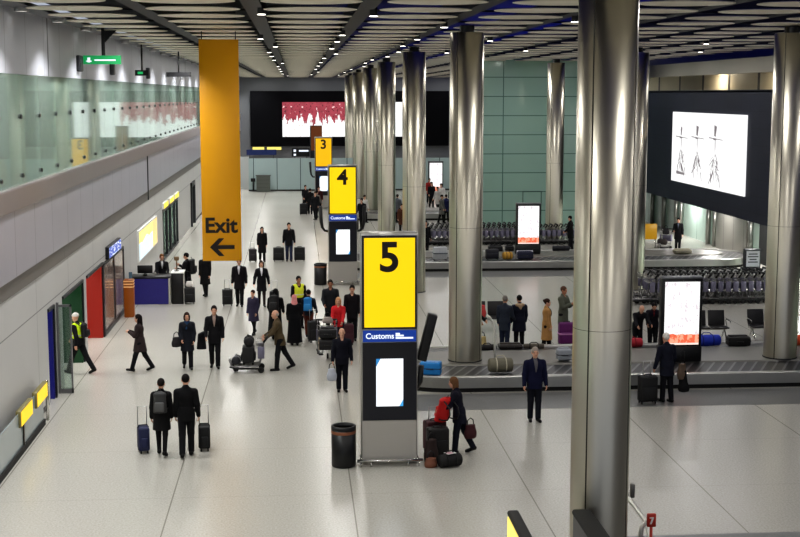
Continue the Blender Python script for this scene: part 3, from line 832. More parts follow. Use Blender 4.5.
# ------------------------------------------------------------------ smooth-surface bodies: distance field -> mesh
def prim_box(p):
    if p[0] == 'c':
        a, b, r = np.array(p[1]), np.array(p[2]), max(p[3], p[4]); return np.minimum(a, b)-r, np.maximum(a, b)+r
    if p[0] == 'e':
        r = max(p[2]); c = np.array(p[1]); return c-r, c+r
    a, b = np.array(p[1]), np.array(p[2]); r = max(p[3]+p[4]); e = np.array((r, r, 0))
    return np.minimum(a, b)-e, np.maximum(a, b)+e
def prim_d(p, X, Y, Z):
    if p[0] == 'c':
        a, b = np.array(p[1]), np.array(p[2]); ab = b-a; L = ab.dot(ab) + 1e-12
        t = np.clip(((X-a[0])*ab[0] + (Y-a[1])*ab[1] + (Z-a[2])*ab[2])/L, 0, 1)
        d = np.sqrt((X-a[0]-t*ab[0])**2 + (Y-a[1]-t*ab[1])**2 + (Z-a[2]-t*ab[2])**2)
        return d - (p[3] + (p[4]-p[3])*t)
    if p[0] == 'e':
        c, r = p[1], p[2]; x, y, z = X-c[0], Y-c[1], Z-c[2]
        if len(p) > 3 and p[3] is not None:
            R = p[3]; x, y, z = R[0][0]*x+R[1][0]*y+R[2][0]*z, R[0][1]*x+R[1][1]*y+R[2][1]*z, R[0][2]*x+R[1][2]*y+R[2][2]*z
        k0 = np.sqrt((x/r[0])**2 + (y/r[1])**2 + (z/r[2])**2); k1 = np.sqrt((x/r[0]**2)**2 + (y/r[1]**2)**2 + (z/r[2]**2)**2) + 1e-9
        return k0*(k0-1)/k1
    a, b = p[1], p[2]; h = b[2]-a[2]
    t = (Z-a[2])/h; tc = np.clip(t, 0, 1)
    rx = p[3][0] + (p[4][0]-p[3][0])*tc; ry = p[3][1] + (p[4][1]-p[3][1])*tc
    x = X-(a[0]+(b[0]-a[0])*tc); y = Y-(a[1]+(b[1]-a[1])*tc)
    d = (np.sqrt((x/rx)**2+(y/ry)**2)-1)*np.minimum(rx, ry)
    return np.maximum(d, np.maximum(Z-max(a[2], b[2]), min(a[2], b[2])-Z))
def sdf_mesh(prims, v=.018, k=.03, clips=(), subs=()):
    bs = [prim_box(p) for p in prims]
    lo = np.min([b[0] for b in bs], 0)-3*v; hi = np.max([b[1] for b in bs], 0)+3*v
    n = np.ceil((hi-lo)/v).astype(int)+1
    ax = [lo[i]+v*np.arange(n[i]) for i in range(3)]
    D = np.full(n, 1.0, dtype=np.float32); m = k+3*v
    for p, (a, b) in zip(prims, bs):
        i0 = np.maximum(np.floor((a-m-lo)/v).astype(int), 0); i1 = np.minimum(np.ceil((b+m-lo)/v).astype(int)+1, n)
        s = tuple(slice(i0[j], i1[j]) for j in range(3))
        X, Y, Z = np.meshgrid(*(ax[j][s[j]] for j in range(3)), indexing='ij', sparse=True)
        d = prim_d(p, X, Y, Z); e = D[s]
        h = np.maximum(k-np.abs(d-e), 0)/k
        D[s] = np.minimum(d, e) - h*h*k*.25
    X, Y, Z = np.meshgrid(*ax, indexing='ij', sparse=True)
    for nrm, off in clips: D = np.maximum(D, X*nrm[0]+Y*nrm[1]+Z*nrm[2]-off)
    for p in subs: D = np.maximum(D, -prim_d(p, X, Y, Z))
    S = D < 0
    c = [(i, j, l) for i in (0, 1) for j in (0, 1) for l in (0, 1)]
    N = [q-1 for q in n]
    cnt = np.zeros(N, int)
    for i, j, l in c: cnt += S[i:i+N[0], j:j+N[1], l:l+N[2]]
    act = (cnt > 0) & (cnt < 8)
    I = np.argwhere(act)
    if len(I) == 0: return [], []
    idx = np.full(N, -1); idx[act] = np.arange(len(I))
    P = np.zeros((len(I), 3)); W = np.zeros(len(I))
    for q in c:
        for a in range(3):
            if q[a]: continue
            r = list(q); r[a] = 1
            d0 = D[I[:, 0]+q[0], I[:, 1]+q[1], I[:, 2]+q[2]]; d1 = D[I[:, 0]+r[0], I[:, 1]+r[1], I[:, 2]+r[2]]
            x = (d0 < 0) != (d1 < 0)
            t = np.where(x, d0/np.where(x, d0-d1, 1), 0)
            w = np.array(q, float)[None].repeat(len(I), 0); w[:, a] += t
            P += w*x[:, None]; W += x
    P = lo + v*(I + P/W[:, None])
    fs = []
    for a in range(3):
        b, d = (a+1) % 3, (a+2) % 3
        s0 = [slice(0, n[i]) for i in range(3)]; s1 = list(s0)
        s0[a] = slice(0, n[a]-1); s1[a] = slice(1, n[a])
        A = S[tuple(s0)]; B = S[tuple(s1)]
        for G, rev in ((A & ~B, False), (~A & B, True)):
            E = np.argwhere(G)
            E = E[(E[:, b] > 0) & (E[:, d] > 0) & (E[:, b] < N[b]) & (E[:, d] < N[d])]
            qs = []
            for ob, od in ((-1, -1), (0, -1), (0, 0), (-1, 0)):
                K = E.copy(); K[:, b] += ob; K[:, d] += od
                qs.append(idx[K[:, 0], K[:, 1], K[:, 2]])
            Q = np.stack(qs, 1)
            fs.append(Q[:, ::-1] if rev else Q)
    F = np.concatenate(fs)
    return P.tolist(), F.tolist()

SKIN = {'light': (206, 158, 132), 'tan': (170, 118, 90), 'brown': (98, 64, 46)}
def rotx(a):
    c, s = math.cos(a), math.sin(a); return np.array(((1, 0, 0), (0, c, -s), (0, s, c)))
def rotz(a):
    c, s = math.cos(a), math.sin(a); return np.array(((c, -s, 0), (s, c, 0), (0, 0, 1)))

PEOPLE = []
def person(label, x, y, face, h=1.74, legs=((4, 2), (-4, 2)), arms=((0, 8, 12, 0), (0, 8, 12, 0)), lean=0.0, head=(0, 0),
           top=((22, 22, 26), .82), bottom=(20, 20, 24), shoes=(14, 13, 13), hair=('short', (40, 30, 24)), skin='light',
           shirt=None, vest=None, fem=False, v=.018, wide=1.0, skirt=None, fur=None, z=0.0, scarf=None, tights=None, group=None):
    """face: compass heading in degrees, 0 away down the hall, 90 to the right, 180 towards the upper gallery.
    legs (left, right): hip flexion, knee flexion; arms (left, right): flexion, abduction, elbow, inward"""
    s = h/1.75; rd = math.radians
    V = lambda *a: np.array(a, float)
    sw = (.165 if fem else .185)*wide
    pel = V(0, 0, .93); J = {}
    for i, sg in ((0, -1), (1, 1)):
        th, kn = rd(legs[i][0]), rd(legs[i][1])
        hip = V(sg*.088, 0, .91); knee = hip + .43*V(0, math.sin(th), -math.cos(th)); sh = th-kn
        ank = knee + .405*V(0, math.sin(sh), -math.cos(sh))
        ft = max(min(sh*.75, .35), -1.0); fd = V(sg*.12, math.cos(ft), math.sin(ft) if ft < 0 else math.sin(ft)*.8); fd /= np.linalg.norm(fd)
        J[i] = (hip, knee, ank, ank + V(0, 0, -.045) - fd*.045, ank + V(0, 0, -.055) + fd*.16)
    mz = min(min(J[i][3][2], J[i][4][2]) - .03 for i in (0, 1))
    up = V(0, 0, -mz)
    for i in (0, 1): J[i] = tuple(q+up for q in J[i])
    pel = pel+up; L = rd(lean); R = rotx(-L); T = R @ V(0, 0, 1)
    at = lambda px, py, pz: pel + R @ V(px, py, pz)
    neck = at(0, -.01, .56)
    Rh = rotz(-rd(head[0])) @ rotx(-(L*.5+rd(head[1])))
    hc = neck + rotx(-L*.7) @ V(0, .02, .16)
    hp = lambda a, b, c: hc + Rh @ V(a, b, c)
    arm = {}
    for i, sg in ((0, -1), (1, 1)):
        fl, ab, el, iw = (rd(q) for q in arms[i])
        S_ = at(sg*sw, -.01, .462); ab *= .75
        u = V(sg*math.sin(ab), math.sin(fl)*math.cos(ab), -math.cos(fl)*math.cos(ab))
        u = rotx(-L*.4) @ u
        E_ = S_ + .285*u; g = fl+el
        f = V(sg*(math.sin(ab)*.5) - sg*math.sin(iw), math.sin(g), -math.cos(g)); f /= np.linalg.norm(f)
        arm[i] = (S_, E_, E_+.245*f, f)
    # ---- body
    pr = []
    for i in (0, 1):
        a, b, c, he, to = J[i]
        pr += [('c', a, b, .082, .053), ('c', b, c, .052, .034), ('c', b + (c-b)*.22 + V(0, -.022, 0), b + (c-b)*.5, .038, .026), ('c', he, to, .034, .026), ('c', c, he, .034, .034)]
        S_, E_, W_, f = arm[i]
        pr += [('c', S_, E_, .052, .04), ('c', E_, W_, .039, .026)]
    pr += [('e', at(0, 0, .02), (.15*wide, .11, .13), R), ('e', at(0, .005, .2), (.132*wide, .1*wide, .17), R), ('e', at(0, 0, .38), (.16*wide, .112*wide, .18), R),
           ('c', at(-.02, -.01, .505), at(-sw+.015, -.01, .462), .055, .055), ('c', at(.02, -.01, .505), at(sw-.015, -.01, .462), .055, .055), ('c', at(0, -.015, .48), neck + (hc-neck)*.6, .062, .052)]
    hd = [('e', hp(0, -.008, .03), (.077, .096, .097), Rh), ('e', hp(0, .022, -.05), (.058, .07, .072), Rh), ('c', hp(0, .088, .0), hp(0, .106, -.032), .011, .016),
          ('c', hp(0, .07, -.105), hp(0, .074, -.1), .018, .018), ('c', hp(-.03, .082, .024), hp(.03, .082, .024), .014, .014)]
    for sg in (-1, 1): hd.append(('e', hp(sg*.08, -.005, -.012), (.014, .024, .034), Rh))
    vs, fs = sdf_mesh(pr+hd, v, .025)
    B = MB(); sk = mat('skin ' + skin, SKIN[skin], .55, noise=.08, nscale=30)
    B.add(vs, fs, True)
    hands = []
    for i, sg in ((0, -1), (1, 1)):
        S_, E_, W_, f = arm[i]; f = Vector(f); W_ = Vector(W_)
        fw = Vector((0, 1, 0)) if abs(f.y) < .75 else Vector((0, 0, 1))
        sd = (fw - f*fw.dot(f)).normalized(); nn = f.cross(sd)
        if nn.dot(Vector((-sg, 0, 0 if abs(f.y) < .75 else 0))) < 0: nn = -nn
        K = W_ + f*.085
        B.add(*sdf_mesh([('c', W_, W_+f*.03, .026, .024)] + [('c', W_+f*.02+sd*o*.6, K+sd*o, .017, .0135) for o in (-.026, -.009, .009, .026)], .012, .012), True)
        for o, ln in ((.029, .07), (.01, .078), (-.01, .073), (-.029, .058)):
            p = K + sd*o - f*.012; pts = [p]; a = .25
            for q, part in enumerate((.45, .32, .23)):
                dd = f*math.cos(a) + nn*math.sin(a); p = p + dd*(ln+.008)*part; pts.append(p); a += .45 + .12*q
            B.tube([tuple(q) for q in pts], [.0095, .0088, .0082, .006], 6)
        p = W_ + f*.03 + sd*.026
        pts = [p, p + (sd*.75+f*.6+nn*.25).normalized()*.03, p + (sd*.75+f*.6+nn*.25).normalized()*.03 + (f*.85+sd*.25+nn*.4).normalized()*.042]
        B.tube([tuple(q) for q in pts], [.012, .0105, .007], 6)
        hands.append(K + f*.03)
    B.cur = 1
    for sg in (-1, 1): B.ell(hp(sg*.031, .083, .006), (.0135, .009, .0085), 8, 5)
    B.cur = 2
    B.ell(hp(0, .088, -.066), (.024, .008, .007), 8, 4)
    # ---- placed in the world
    sc = lambda m_: setattr(m_, 'v', [tuple(q*s for q in p) for p in m_.v])
    sc(B)
    o = B.build('person', [sk, mat('eye dark', (24, 18, 16), .3), mat('lips', (150, 84, 76), .5)], fix=False)
    o.location = (x, y, z); o.rotation_euler = (0, 0, -rd(face))
    tag(o, label, 'person', group)
    def garment(name, prims, col, k=.03, clips=(), subs=(), rough=.85, vv=None):
        g_ = MB(); g_.add(*sdf_mesh(prims, vv or v, k, clips, subs), True)
        if not g_.v: return None
        sc(g_)
        return g_.build(name, mat('cloth %d %d %d' % tuple(col), col, rough, noise=.18, nscale=14, spec=.25), o, fix=False)
    # trousers or tights
    tc = tights or bottom; tk = .008 if tights else .02
    tr = []
    for i in (0, 1):
        a, b, c, he, to = J[i]
        tr += [('c', a, b, .085+tk, .056+tk), ('c', b, c, .054+tk, .036+tk*1.5), ('c', b + (c-b)*.2 + V(0, -.022, 0), b + (c-b)*.5, .04+tk*.6, .03+tk*.6)]
    if not tights: tr.append(('e', at(0, 0, .03), (.165*wide, .125, .14), R))
    garment('tights' if tights else 'trousers', tr, tc, .025)
    for i in (0, 1):
        a, b, c, he, to = J[i]
        garment('shoe', [('c', he, to, .044, .037), ('c', c + V(0, 0, .0), he, .05, .046), ('c', he + V(0, 0, -.012), to + V(0, 0, -.012), .03, .03)], shoes, .02, rough=.5)
    if skirt:
        garment('skirt', [('k', at(0, 0, .08), V(0, .02, skirt[1]), (.15*wide, .115), (.2, .17)), ('e', at(0, 0, .03), (.165*wide, .125, .12), R)], skirt[0], .03)
    # jacket or coat
    tcol, hem = top
    jk = []
    ol_ = .02 if hem > .68 else .026
    for i in (0, 1):
        S_, E_, W_, f = arm[i]
        jk += [('c', S_, E_, .056+ol_, .045+ol_*.8), ('c', E_, W_, .044+ol_*.8, .034+ol_*.7)]
    jk += [('e', at(0, .005, .2), (.14*wide+ol_, .105*wide+ol_, .19), R), ('e', at(0, 0, .38), (.166*wide+ol_, .118*wide+ol_, .19), R), ('c', at(-.02, -.01, .505), at(-sw+.015, -.01, .462), .055+ol_*.7, .055+ol_*.7), ('c', at(.02, -.01, .505), at(sw-.015, -.01, .462), .055+ol_*.7, .055+ol_*.7),
           ('c', at(0, -.02, .46), at(0, -.022, .565), .085, .072)]
    sp = max(abs(J[0][1][1]-J[1][1][1]), 0)
    hz = hem
    my = (J[0][1][1]+J[1][1][1])/2
    if hem < .9:
        tt = (0.95-hem)/.45
        jk.append(('k', at(0, 0, .14), V(0, my*min(tt, 1), hz-.04), (.145*wide+ol_, .108*wide+ol_), ((.15 if hem > .68 else .165)*wide+ol_+.03*tt, .118*wide+ol_+min(tt, 1)*sp*.42)))
        jk.append(('e', at(0, 0, .03), (.158*wide+ol_, .118*wide+ol_, .13), R))
    nm = 'robe' if hem < .3 else 'coat' if hem < .7 else 'jacket'
    garment(nm, jk, tcol, .03, clips=[((0, 0, -1), -hz)], subs=[('c', neck + V(0, .05, .02), neck + V(0, .09, -.02), .05, .04)])
    if shirt:
        g_ = garment('shirt', [('e', at(0, .012, .37), (.155*wide+ol_, .118*wide+ol_+.004, .19), R), ('c', at(0, -.01, .5), at(0, -.012, .575), .077, .066)], shirt, .02,
                     clips=[((1, 0, -.17), -.17*(pel[2]+.2)), ((-1, 0, -.17), -.17*(pel[2]+.2)), ((0, -1, 0), -(pel[1] + math.sin(L)*.35 + .02)), ((1, 0, 0), .05), ((-1, 0, 0), .05)])
    if vest:
        garment('vest', [('e', at(0, .005, .2), (.158*wide+ol_, .125*wide+ol_, .2), R), ('e', at(0, 0, .38), (.172*wide+ol_, .132*wide+ol_, .19), R), ('c', at(-sw+.05, -.01, .49), at(sw-.05, -.01, .49), .08, .08)],
                vest, .03, clips=[((0, 0, -1), -(pel[2]+.06))], subs=[('c', neck + V(0, .05, .0), neck + V(0, .11, -.06), .06, .05)])
        garment('reflective_strip', [('k', at(0, 0, .235), at(0, 0, .19), (.166*wide+ol_, .135*wide+ol_), (.166*wide+ol_, .135*wide+ol_))], (214, 220, 214), .01, rough=.4)
    if fur: garment('hood', [('c', at(-.1, -.06, .53), at(.1, -.06, .53), .055, .055), ('c', at(0, -.1, .5), at(0, -.12, .42), .08, .05), ('c', at(-.1, -.06, .53), at(-.07, .07, .48), .045, .03), ('c', at(.1, -.06, .53), at(.07, .07, .48), .045, .03)], fur, .03)
    if scarf: garment('scarf', [('c', at(-.04, .03, .535), at(.04, .03, .535), .05, .05), ('c', at(0, .07, .52), at(.03, .125, .36), .04, .035)], scarf, .03)
    # hair
    st, hcol = hair
    cap = [('e', hp(0, -.012, .036), (.086, .103, .102), Rh)]
    faceo = [('e', hp(0, .1, -.055), (.073, .085, .105), Rh)]
    hv = min(v, .014)
    if st == 'short': garment('hair', cap, hcol, .01, subs=faceo + [('e', hp(0, .05, -.14), (.12, .1, .11), Rh)], vv=hv)
    elif st == 'bald': garment('hair', [('e', hp(0, -.014, .01), (.084, .1, .08), Rh)], hcol, .01, clips=[((0, 0, 1), hc[2]+.045)], subs=[('e', hp(0, .09, .0), (.12, .105, .2), Rh), ('e', hp(0, .0, -.14), (.12, .1, .07), Rh)], vv=hv)
    elif st == 'long': garment('hair', cap + [('c', hp(0, -.05, .02), hp(0, -.075, -.2), .08, .06), ('c', hp(-.06, -.02, 0), hp(-.07, .0, -.19), .035, .025), ('c', hp(.06, -.02, 0), hp(.07, .0, -.19), .035, .025)], hcol, .02, subs=[('e', hp(0, .105, -.055), (.07, .085, .11), Rh)], vv=hv)
    elif st == 'bob': garment('hair', cap + [('c', hp(-.065, -.02, 0), hp(-.065, -.01, -.1), .04, .034), ('c', hp(.065, -.02, 0), hp(.065, -.01, -.1), .04, .034), ('c', hp(0, -.05, 0), hp(0, -.06, -.1), .07, .055)], hcol, .02, subs=[('e', hp(0, .105, -.055), (.07, .085, .11), Rh)], vv=hv)
    elif st == 'bun': garment('hair', cap + [('e', hp(0, -.1, .06), (.045, .045, .045), Rh)], hcol, .02, subs=faceo + [('e', hp(0, .05, -.14), (.12, .1, .11), Rh)], vv=hv)
    elif st == 'scarf': garment('headscarf', [('e', hp(0, -.008, .03), (.095, .108, .11), Rh), ('c', hp(0, -.02, -.03), neck + V(0, 0, -.03), .085, .12)], hcol, .03, subs=[('e', hp(0, .11, -.03), (.06, .08, .085), Rh)], vv=hv)
    elif st == 'cap': garment('cap', [('e', hp(0, -.01, .05), (.088, .105, .085), Rh), ('e', hp(0, .09, .045), (.07, .09, .012), Rh)], hcol, .015, clips=[((0, 0, -1), -(hc[2]+.02))], vv=hv)
    M = Matrix.Translation((x, y, z)) @ Matrix.Rotation(-rd(face), 4, 'Z') @ Matrix.Scale(s, 4)
    q = {'o': o, 'hand': [M @ k for k in hands], 'M': M, 'back': Vector(at(0, -.14*wide, .33)), 's': s, 'face': face, 'lean': L}
    PEOPLE.append(q)
    return q

# ------------------------------------------------------------------ bags
def suitcase(x, y, z, rz, label, col=(20, 20, 24), w=.42, d=.25, h=.66, handle=.0, tilt=0.0, hard=False, band=None, group=None, rot=None):
    if rot and not hard: z += .03
    t = thing('suitcase', label, 'suitcase', (x, y, z), 0, group)
    t.rotation_euler = rot if rot else (tilt, 0, rz)
    m = mat('suitcase %d %d %d' % col, col, .35 if hard else .65, noise=.12, nscale=20)
    B = MB().rbox(-w/2, w/2, -d/2, d/2, .06, h, .045, 3)
    if hard:
        for k in range(5): B.rbox(-w/2+.06+k*(w-.12)/4-.012, -w/2+.06+k*(w-.12)/4+.012, -d/2-.008, d/2+.008, .12, h-.06, .008, 1)
    B.build('shell', m, t)
    if not hard:
        MB().rbox(-w/2+.05, w/2-.05, d/2-.01, d/2+.035, .12, h*.62, .02, 2).build('pocket', m, t)
        MB().rbox(-w/2+.05, w/2-.05, -d/2-.035, -d/2+.01, .12, h*.62, .02, 2).build('pocket', m, t)
    MB().rbox(-w/2-.004, w/2+.004, -.014, .014, .055, h+.004, .01, 1).build('zip', M_black, t)
    MB().tube([(-.1, 0, h-.01), (-.09, 0, h+.035), (.09, 0, h+.035), (.1, 0, h-.01)], .013, 6).build('carry_handle', M_black, t)
    if handle: MB().tube([(-.1, d/2-.06, h-.02), (-.1, d/2-.06, h+handle), (.1, d/2-.06, h+handle), (.1, d/2-.06, h-.02)], .012, 6).build('pull_handle', mat('pale aluminium handle', (190, 190, 190), .3, .8), t)
    for sx in (-1, 1):
        for sy in (-1, 1):
            cx, cy = sx*(w/2-.05), sy*(d/2-.045)
            MB().cone((cx-.014, cy, .032), (cx+.014, cy, .032), .032, .032, 10).cone((cx, cy, .032), (cx, cy, .08), .014, .018, 6).build('wheel', M_rubber, t)
    if band: MB().rbox(-w/2-.008, w/2+.008, -d/2-.042, d/2+.042, h*.5, h*.5+.05, .01, 1).build('strap', mat('strap %d %d %d' % band, band, .6), t)
    return t
def duffel(x, y, z, rz, label, col, L=.6, r=.17, strap=(20, 20, 20)):
    t = thing('travel_bag', label, 'bag', (x, y, z), rz)
    m = mat('bag cloth %d %d %d' % col, col, .7, noise=.15, nscale=12)
    M = Matrix.Translation((0, 0, r*1.05)) @ Matrix.Rotation(PI/2, 4, 'Y')
    MB().lathe([(0, -L/2), (r*.8, -L/2), (r*.97, -L/2+.03), (r*1.02, 0), (r*.97, L/2-.03), (r*.8, L/2), (0, L/2)], n=20, M=M).build('body', m, t)
    sm_ = mat('strap %d %d %d' % strap, strap, .7)
    for xx in (-L*.2, L*.2):
        MB().tube([(xx, r*1.03*math.sin(a), r*1.05 + r*1.03*math.cos(a)) for a in np.linspace(-2.4, 2.4, 16)], .014, 6).build('strap', sm_, t)
    MB().tube([(-L*.2, 0, r*2.03), (-L*.12, .03, r*2.38), (L*.12, .03, r*2.38), (L*.2, 0, r*2.03)], .014, 6).build('handle', sm_, t)
    return t
def soft_bag(x, y, z, rz, label, col, w=.3, d=.14, h=.3, cat='bag', long_strap=0.0):
    t = thing('shoulder_bag', label, cat, (x, y, z), rz)
    m = mat('bag cloth %d %d %d' % col, col, .7, noise=.15, nscale=12)
    MB().add(*sdf_mesh([('k', (0, 0, h), (0, 0, 0), (w*.42, d*.36), (w*.5, d*.5)), ('e', (0, 0, h*.35), (w*.53, d*.56, h*.4))], .02, .04), True).build('body', m, t)
    MB().tube([(-w*.3, 0, h-.02), (-w*.25, 0, h+.1+long_strap), (0, 0, h+.15+long_strap), (w*.25, 0, h+.1+long_strap), (w*.3, 0, h-.02)], .012, 6).build('strap', M_black, t)
    return t
def backpack(p, label, col, s=1.0, panel=None):
    t = thing('backpack', label, 'backpack', (0, 0, 0))
    t.matrix_world = p['M'] @ Matrix.Translation(p['back']) @ Matrix.Rotation(-p['lean'], 4, 'X')
    m = mat('backpack %d %d %d' % col, col, .7, noise=.12, nscale=15)
    MB().add(*sdf_mesh([('k', (0, -.09, .2*s), (0, -.09, -.24*s), (.135*s, .075), (.16*s, .1)), ('e', (0, -.09, .18*s), (.14*s, .08, .08))], .016, .03), True).build('body', m, t)
    MB().rbox(-.11*s, .11*s, -.225, -.17, -.2*s, .02, .025, 2).build('pocket', mat('backpack panel %d %d %d' % (panel or col), panel or col, .6), t)
    for sx in (-1, 1):
        MB().tube([(sx*.1, -.03, .2*s), (sx*.115, .06, .235), (sx*.115, .2, .2), (sx*.12, .275, .08), (sx*.13, .25, -.06), (sx*.15, .1, -.16), (sx*.13, -.02, -.2)], .016, 6).build('strap', M_black, t)
    MB().tube([(-.03, -.06, .25*s), (0, -.06, .3*s), (.03, -.06, .25*s)], .008, 5).build('top_loop', M_black, t)
    return t
#PART5

# ------------------------------------------------------------------ people, left half
BLK = (20, 20, 23); CHAR = (36, 36, 40); NAVY = (24, 28, 52)
person('man in a yellow high visibility vest and white cap striding to the green doorway', -6.16, 37.1, 292, 1.74, ((24, 6), (-24, 10)), ((-18, 8, 20, 0), (24, 8, 25, 0)), 6, top=(BLK, .84), vest=(206, 240, 40), hair=('cap', (210, 206, 200)))
backpack(PEOPLE[-1], 'black backpack on the man in the yellow vest at the doorway', (18, 18, 22), .8)
p = person('woman in a dark brown coat walking left alone with arms folded', -4.48, 37.3, 272, 1.62, ((19, 4), (-17, 14)), ((25, 6, 95, 40), (25, 6, 95, 40)), 3, top=((52, 42, 42), .62), hair=('long', (26, 18, 18)), fem=True)
p = person('woman with bobbed hair, dark coat and blue scarf beside the suited man', -3.17, 37.5, 172, 1.62, ((16, 4), (-14, 14)), ((5, 12, 25, 10), (10, 12, 40, 10)), 2, top=((26, 28, 36), .58), hair=('bob', (52, 34, 26)), fem=True, scarf=(30, 58, 90))
soft_bag(*p['M'] @ Vector((.33, .02, .72)), .3, 'dark shoulder bag hanging at the side of the woman with the blue scarf', (28, 24, 26), .26, .14, .28)
p = person('man in an open dark suit walking forward with a coat over his arm', -2.4, 37.57, 178, 1.77, ((10, 2), (-8, 12)), ((-4, 10, 15, 0), (6, 14, 30, 5)), 0, top=(BLK, .72), shirt=(150, 130, 120), hair=('short', (28, 22, 20)))
g_ = thing('draped_coat', 'black coat draped over the arm of the suited man', 'coat', (0, 0, 0))
g_.matrix_world = p['M']
MB().add(*sdf_mesh([('k', (.36, .06, 1.02), (.37, .05, .56), (.1, .07), (.14, .05)), ('c', (.3, .05, 1.03), (.4, .16, 1.0), .05, .05)], .018, .04), True).build('cloth', mat('cloth 20 20 23', BLK), g_)

p = person('woman seen from behind with a grey backpack and short black coat', -2.99, 28.4, 2, 1.65, ((10, 4), (-12, 12)), ((-4, 12, 14, 0), (2, 10, 12, 0)), 2, top=((20, 19, 21), .60), tights=(22, 20, 22), hair=('short', (30, 24, 22)), fem=True, v=.015)
backpack(p, 'grey backpack worn by the woman in the short black coat', (58, 58, 58), 1.0, (84, 84, 84))
suitcase(-3.42, 28.62, 0, .25, 'dark blue cabin suitcase pulled beside the woman with the grey backpack', (28, 34, 72), .24, .36, .58, .42)
p = person('man seen from behind in a black hooded jacket walking beside the backpack woman', -2.44, 28.2, 358, 1.77, ((-10, 10), (9, 3)), ((2, 8, 10, 0), (-6, 14, 18, 0)), 2, top=((15, 15, 17), .80), hair=('short', (20, 16, 15)), v=.015)
suitcase(-2.10, 28.72, 0, .1, 'black cabin suitcase pulled on the right of the man in the black jacket', (16, 16, 18), .25, .38, .56, .42)

p = person('balding man in an olive jacket pushing a loaded baggage trolley', -.53, 37.15, 268, 1.72, ((10, 6), (-20, 12)), ((32, 4, 24, -4), (32, 4, 24, -4)), 10, top=((84, 72, 52), .74), bottom=(22, 22, 26), hair=('bald', (170, 160, 150)))
suitcase(-1.42, 37.05, .22, PI/2, 'black suitcase standing on the trolley of the man in olive', (22, 21, 23), .5, .34, .52)
duffel(-1.40, 37.05, .745, PI/2, 'black soft bag on top of the suitcase on the olive man\'s trolley', (26, 24, 26), .46, .13)
duffel(-1.75, 37.05, .21, 1.4, 'small dark bag at the nose of the olive man\'s trolley', (34, 34, 40), .4, .12, (150, 150, 150))

p = person('airline crew member in black with a draped coat left of the other crew member', -2.16, 48.7, 184, 1.76, ((8, 2), (-8, 10)), ((2, 14, 18, 0), (0, 12, 20, 0)), 2, top=((26, 22, 26), .66), shirt=(200, 196, 200), hair=('short', (60, 36, 28)))
suitcase(-2.62, 48.9, 0, .1, 'black suitcase at the side of the left crew member', (18, 18, 20), .38, .26, .62, .35)
p = person('airline crew woman in a black suit with a white blouse and skirt', -1.34, 48.6, 176, 1.68, ((10, 2), (-9, 10)), ((0, 22, 12, 0), (0, 24, 14, 0)), 0, top=((20, 20, 26), .82), shirt=(214, 214, 218), skirt=((20, 20, 26), .62), tights=(40, 30, 30), hair=('bob', (40, 26, 20)), fem=True)
suitcase(-.88, 48.75, 0, -.1, 'black suitcase wheeled by the crew woman in the white blouse', (16, 16, 18), .34, .24, .55, .4)
person('short figure in a purple grey coat walking behind the olive man\'s trolley', -1.45, 42.8, 205, 1.46, ((14, 4), (-12, 14)), ((5, 10, 20, 5), (5, 10, 20, 5)), 4, top=((58, 54, 76), .56), hair=('short', (48, 28, 26)), tights=(18, 18, 20), fem=True)
p = person('stooped figure in black robes with a black headscarf behind the olive man', -.74, 41.9, 10, 1.6, ((6, 2), (-6, 6)), ((15, 12, 30, 5), (15, 12, 30, 5)), 12, top=((17, 17, 19), .14), hair=('scarf', (16, 16, 18)), fem=True, wide=1.2)
backpack(p, 'black backpack on the stooped figure in black robes', (18, 18, 20), 1.15)
person('man with a yellow vest over dark clothes behind the figure in the black robe', .02, 44.0, 165, 1.72, ((4, 2), (-4, 4)), ((5, 10, 30, 10), (5, 10, 30, 10)), 0, top=((22, 22, 26), .82), vest=(232, 240, 70), hair=('short', (22, 18, 18)), skin='tan')
person('figure in a long black robe with a pink headscarf, seen from behind', -.12, 40.9, 355, 1.56, ((3, 1), (-3, 3)), ((8, 8, 20, 5), (8, 8, 20, 5)), 0, top=((14, 15, 20), .10), hair=('scarf', (226, 150, 150)), fem=True, wide=1.18)
p = person('young person in dark clothes carrying a bright blue backpack', .33, 42.1, 8, 1.55, ((16, 4), (-14, 16)), ((6, 14, 25, 0), (10, 16, 30, 0)), 4, top=((26, 30, 40), .84), bottom=(96, 48, 36), hair=('short', (26, 20, 18)))
backpack(p, 'bright blue backpack worn by the young person', (40, 136, 206), 1.0, (52, 150, 216))
p = person('man in a dark grey jacket standing by the trolley behind the woman in red', 1.06, 42.9, 182, 1.74, ((3, 1), (-3, 2)), ((10, 12, 45, 15), (10, 12, 45, 15)), 0, top=((40, 42, 46), .76), hair=('short', (40, 32, 28)), skin='tan', wide=1.08)
p = person('blonde woman in a red jacket pushing a trolley of dark cases', 1.24, 40.0, 190, 1.62, ((6, 2), (-6, 4)), ((32, 4, 20, 4), (32, 4, 20, 4)), 8, top=((204, 44, 50), .80), bottom=(34, 34, 44), hair=('bob', (198, 150, 110)), fem=True)
trolley(.86, 39.2, PI, 'baggage trolley with dark trunks in front of the woman in red')
suitcase(.86, 38.62, .505, 0, 'flat black trunk with a pale rim on the red woman\'s trolley', (24, 22, 24), .52, .3, .62, rot=(-PI/2, 0, PI), band=(190, 170, 140))
suitcase(.86, 38.64, .82, 0, 'second black trunk stacked on top on the red woman\'s trolley', (20, 20, 22), .5, .26, .6, rot=(-PI/2, 0, PI))
soft_bag(.88, 39.15, 1.0, 0, 'pale bag lying on top of the trolley of the woman in red', (150, 140, 134), .3, .16, .18)
suitcase(.48, 41.4, 0, .3, 'dark pram-like case left of the man in the grey jacket', (30, 30, 34), .34, .3, .68, .35)
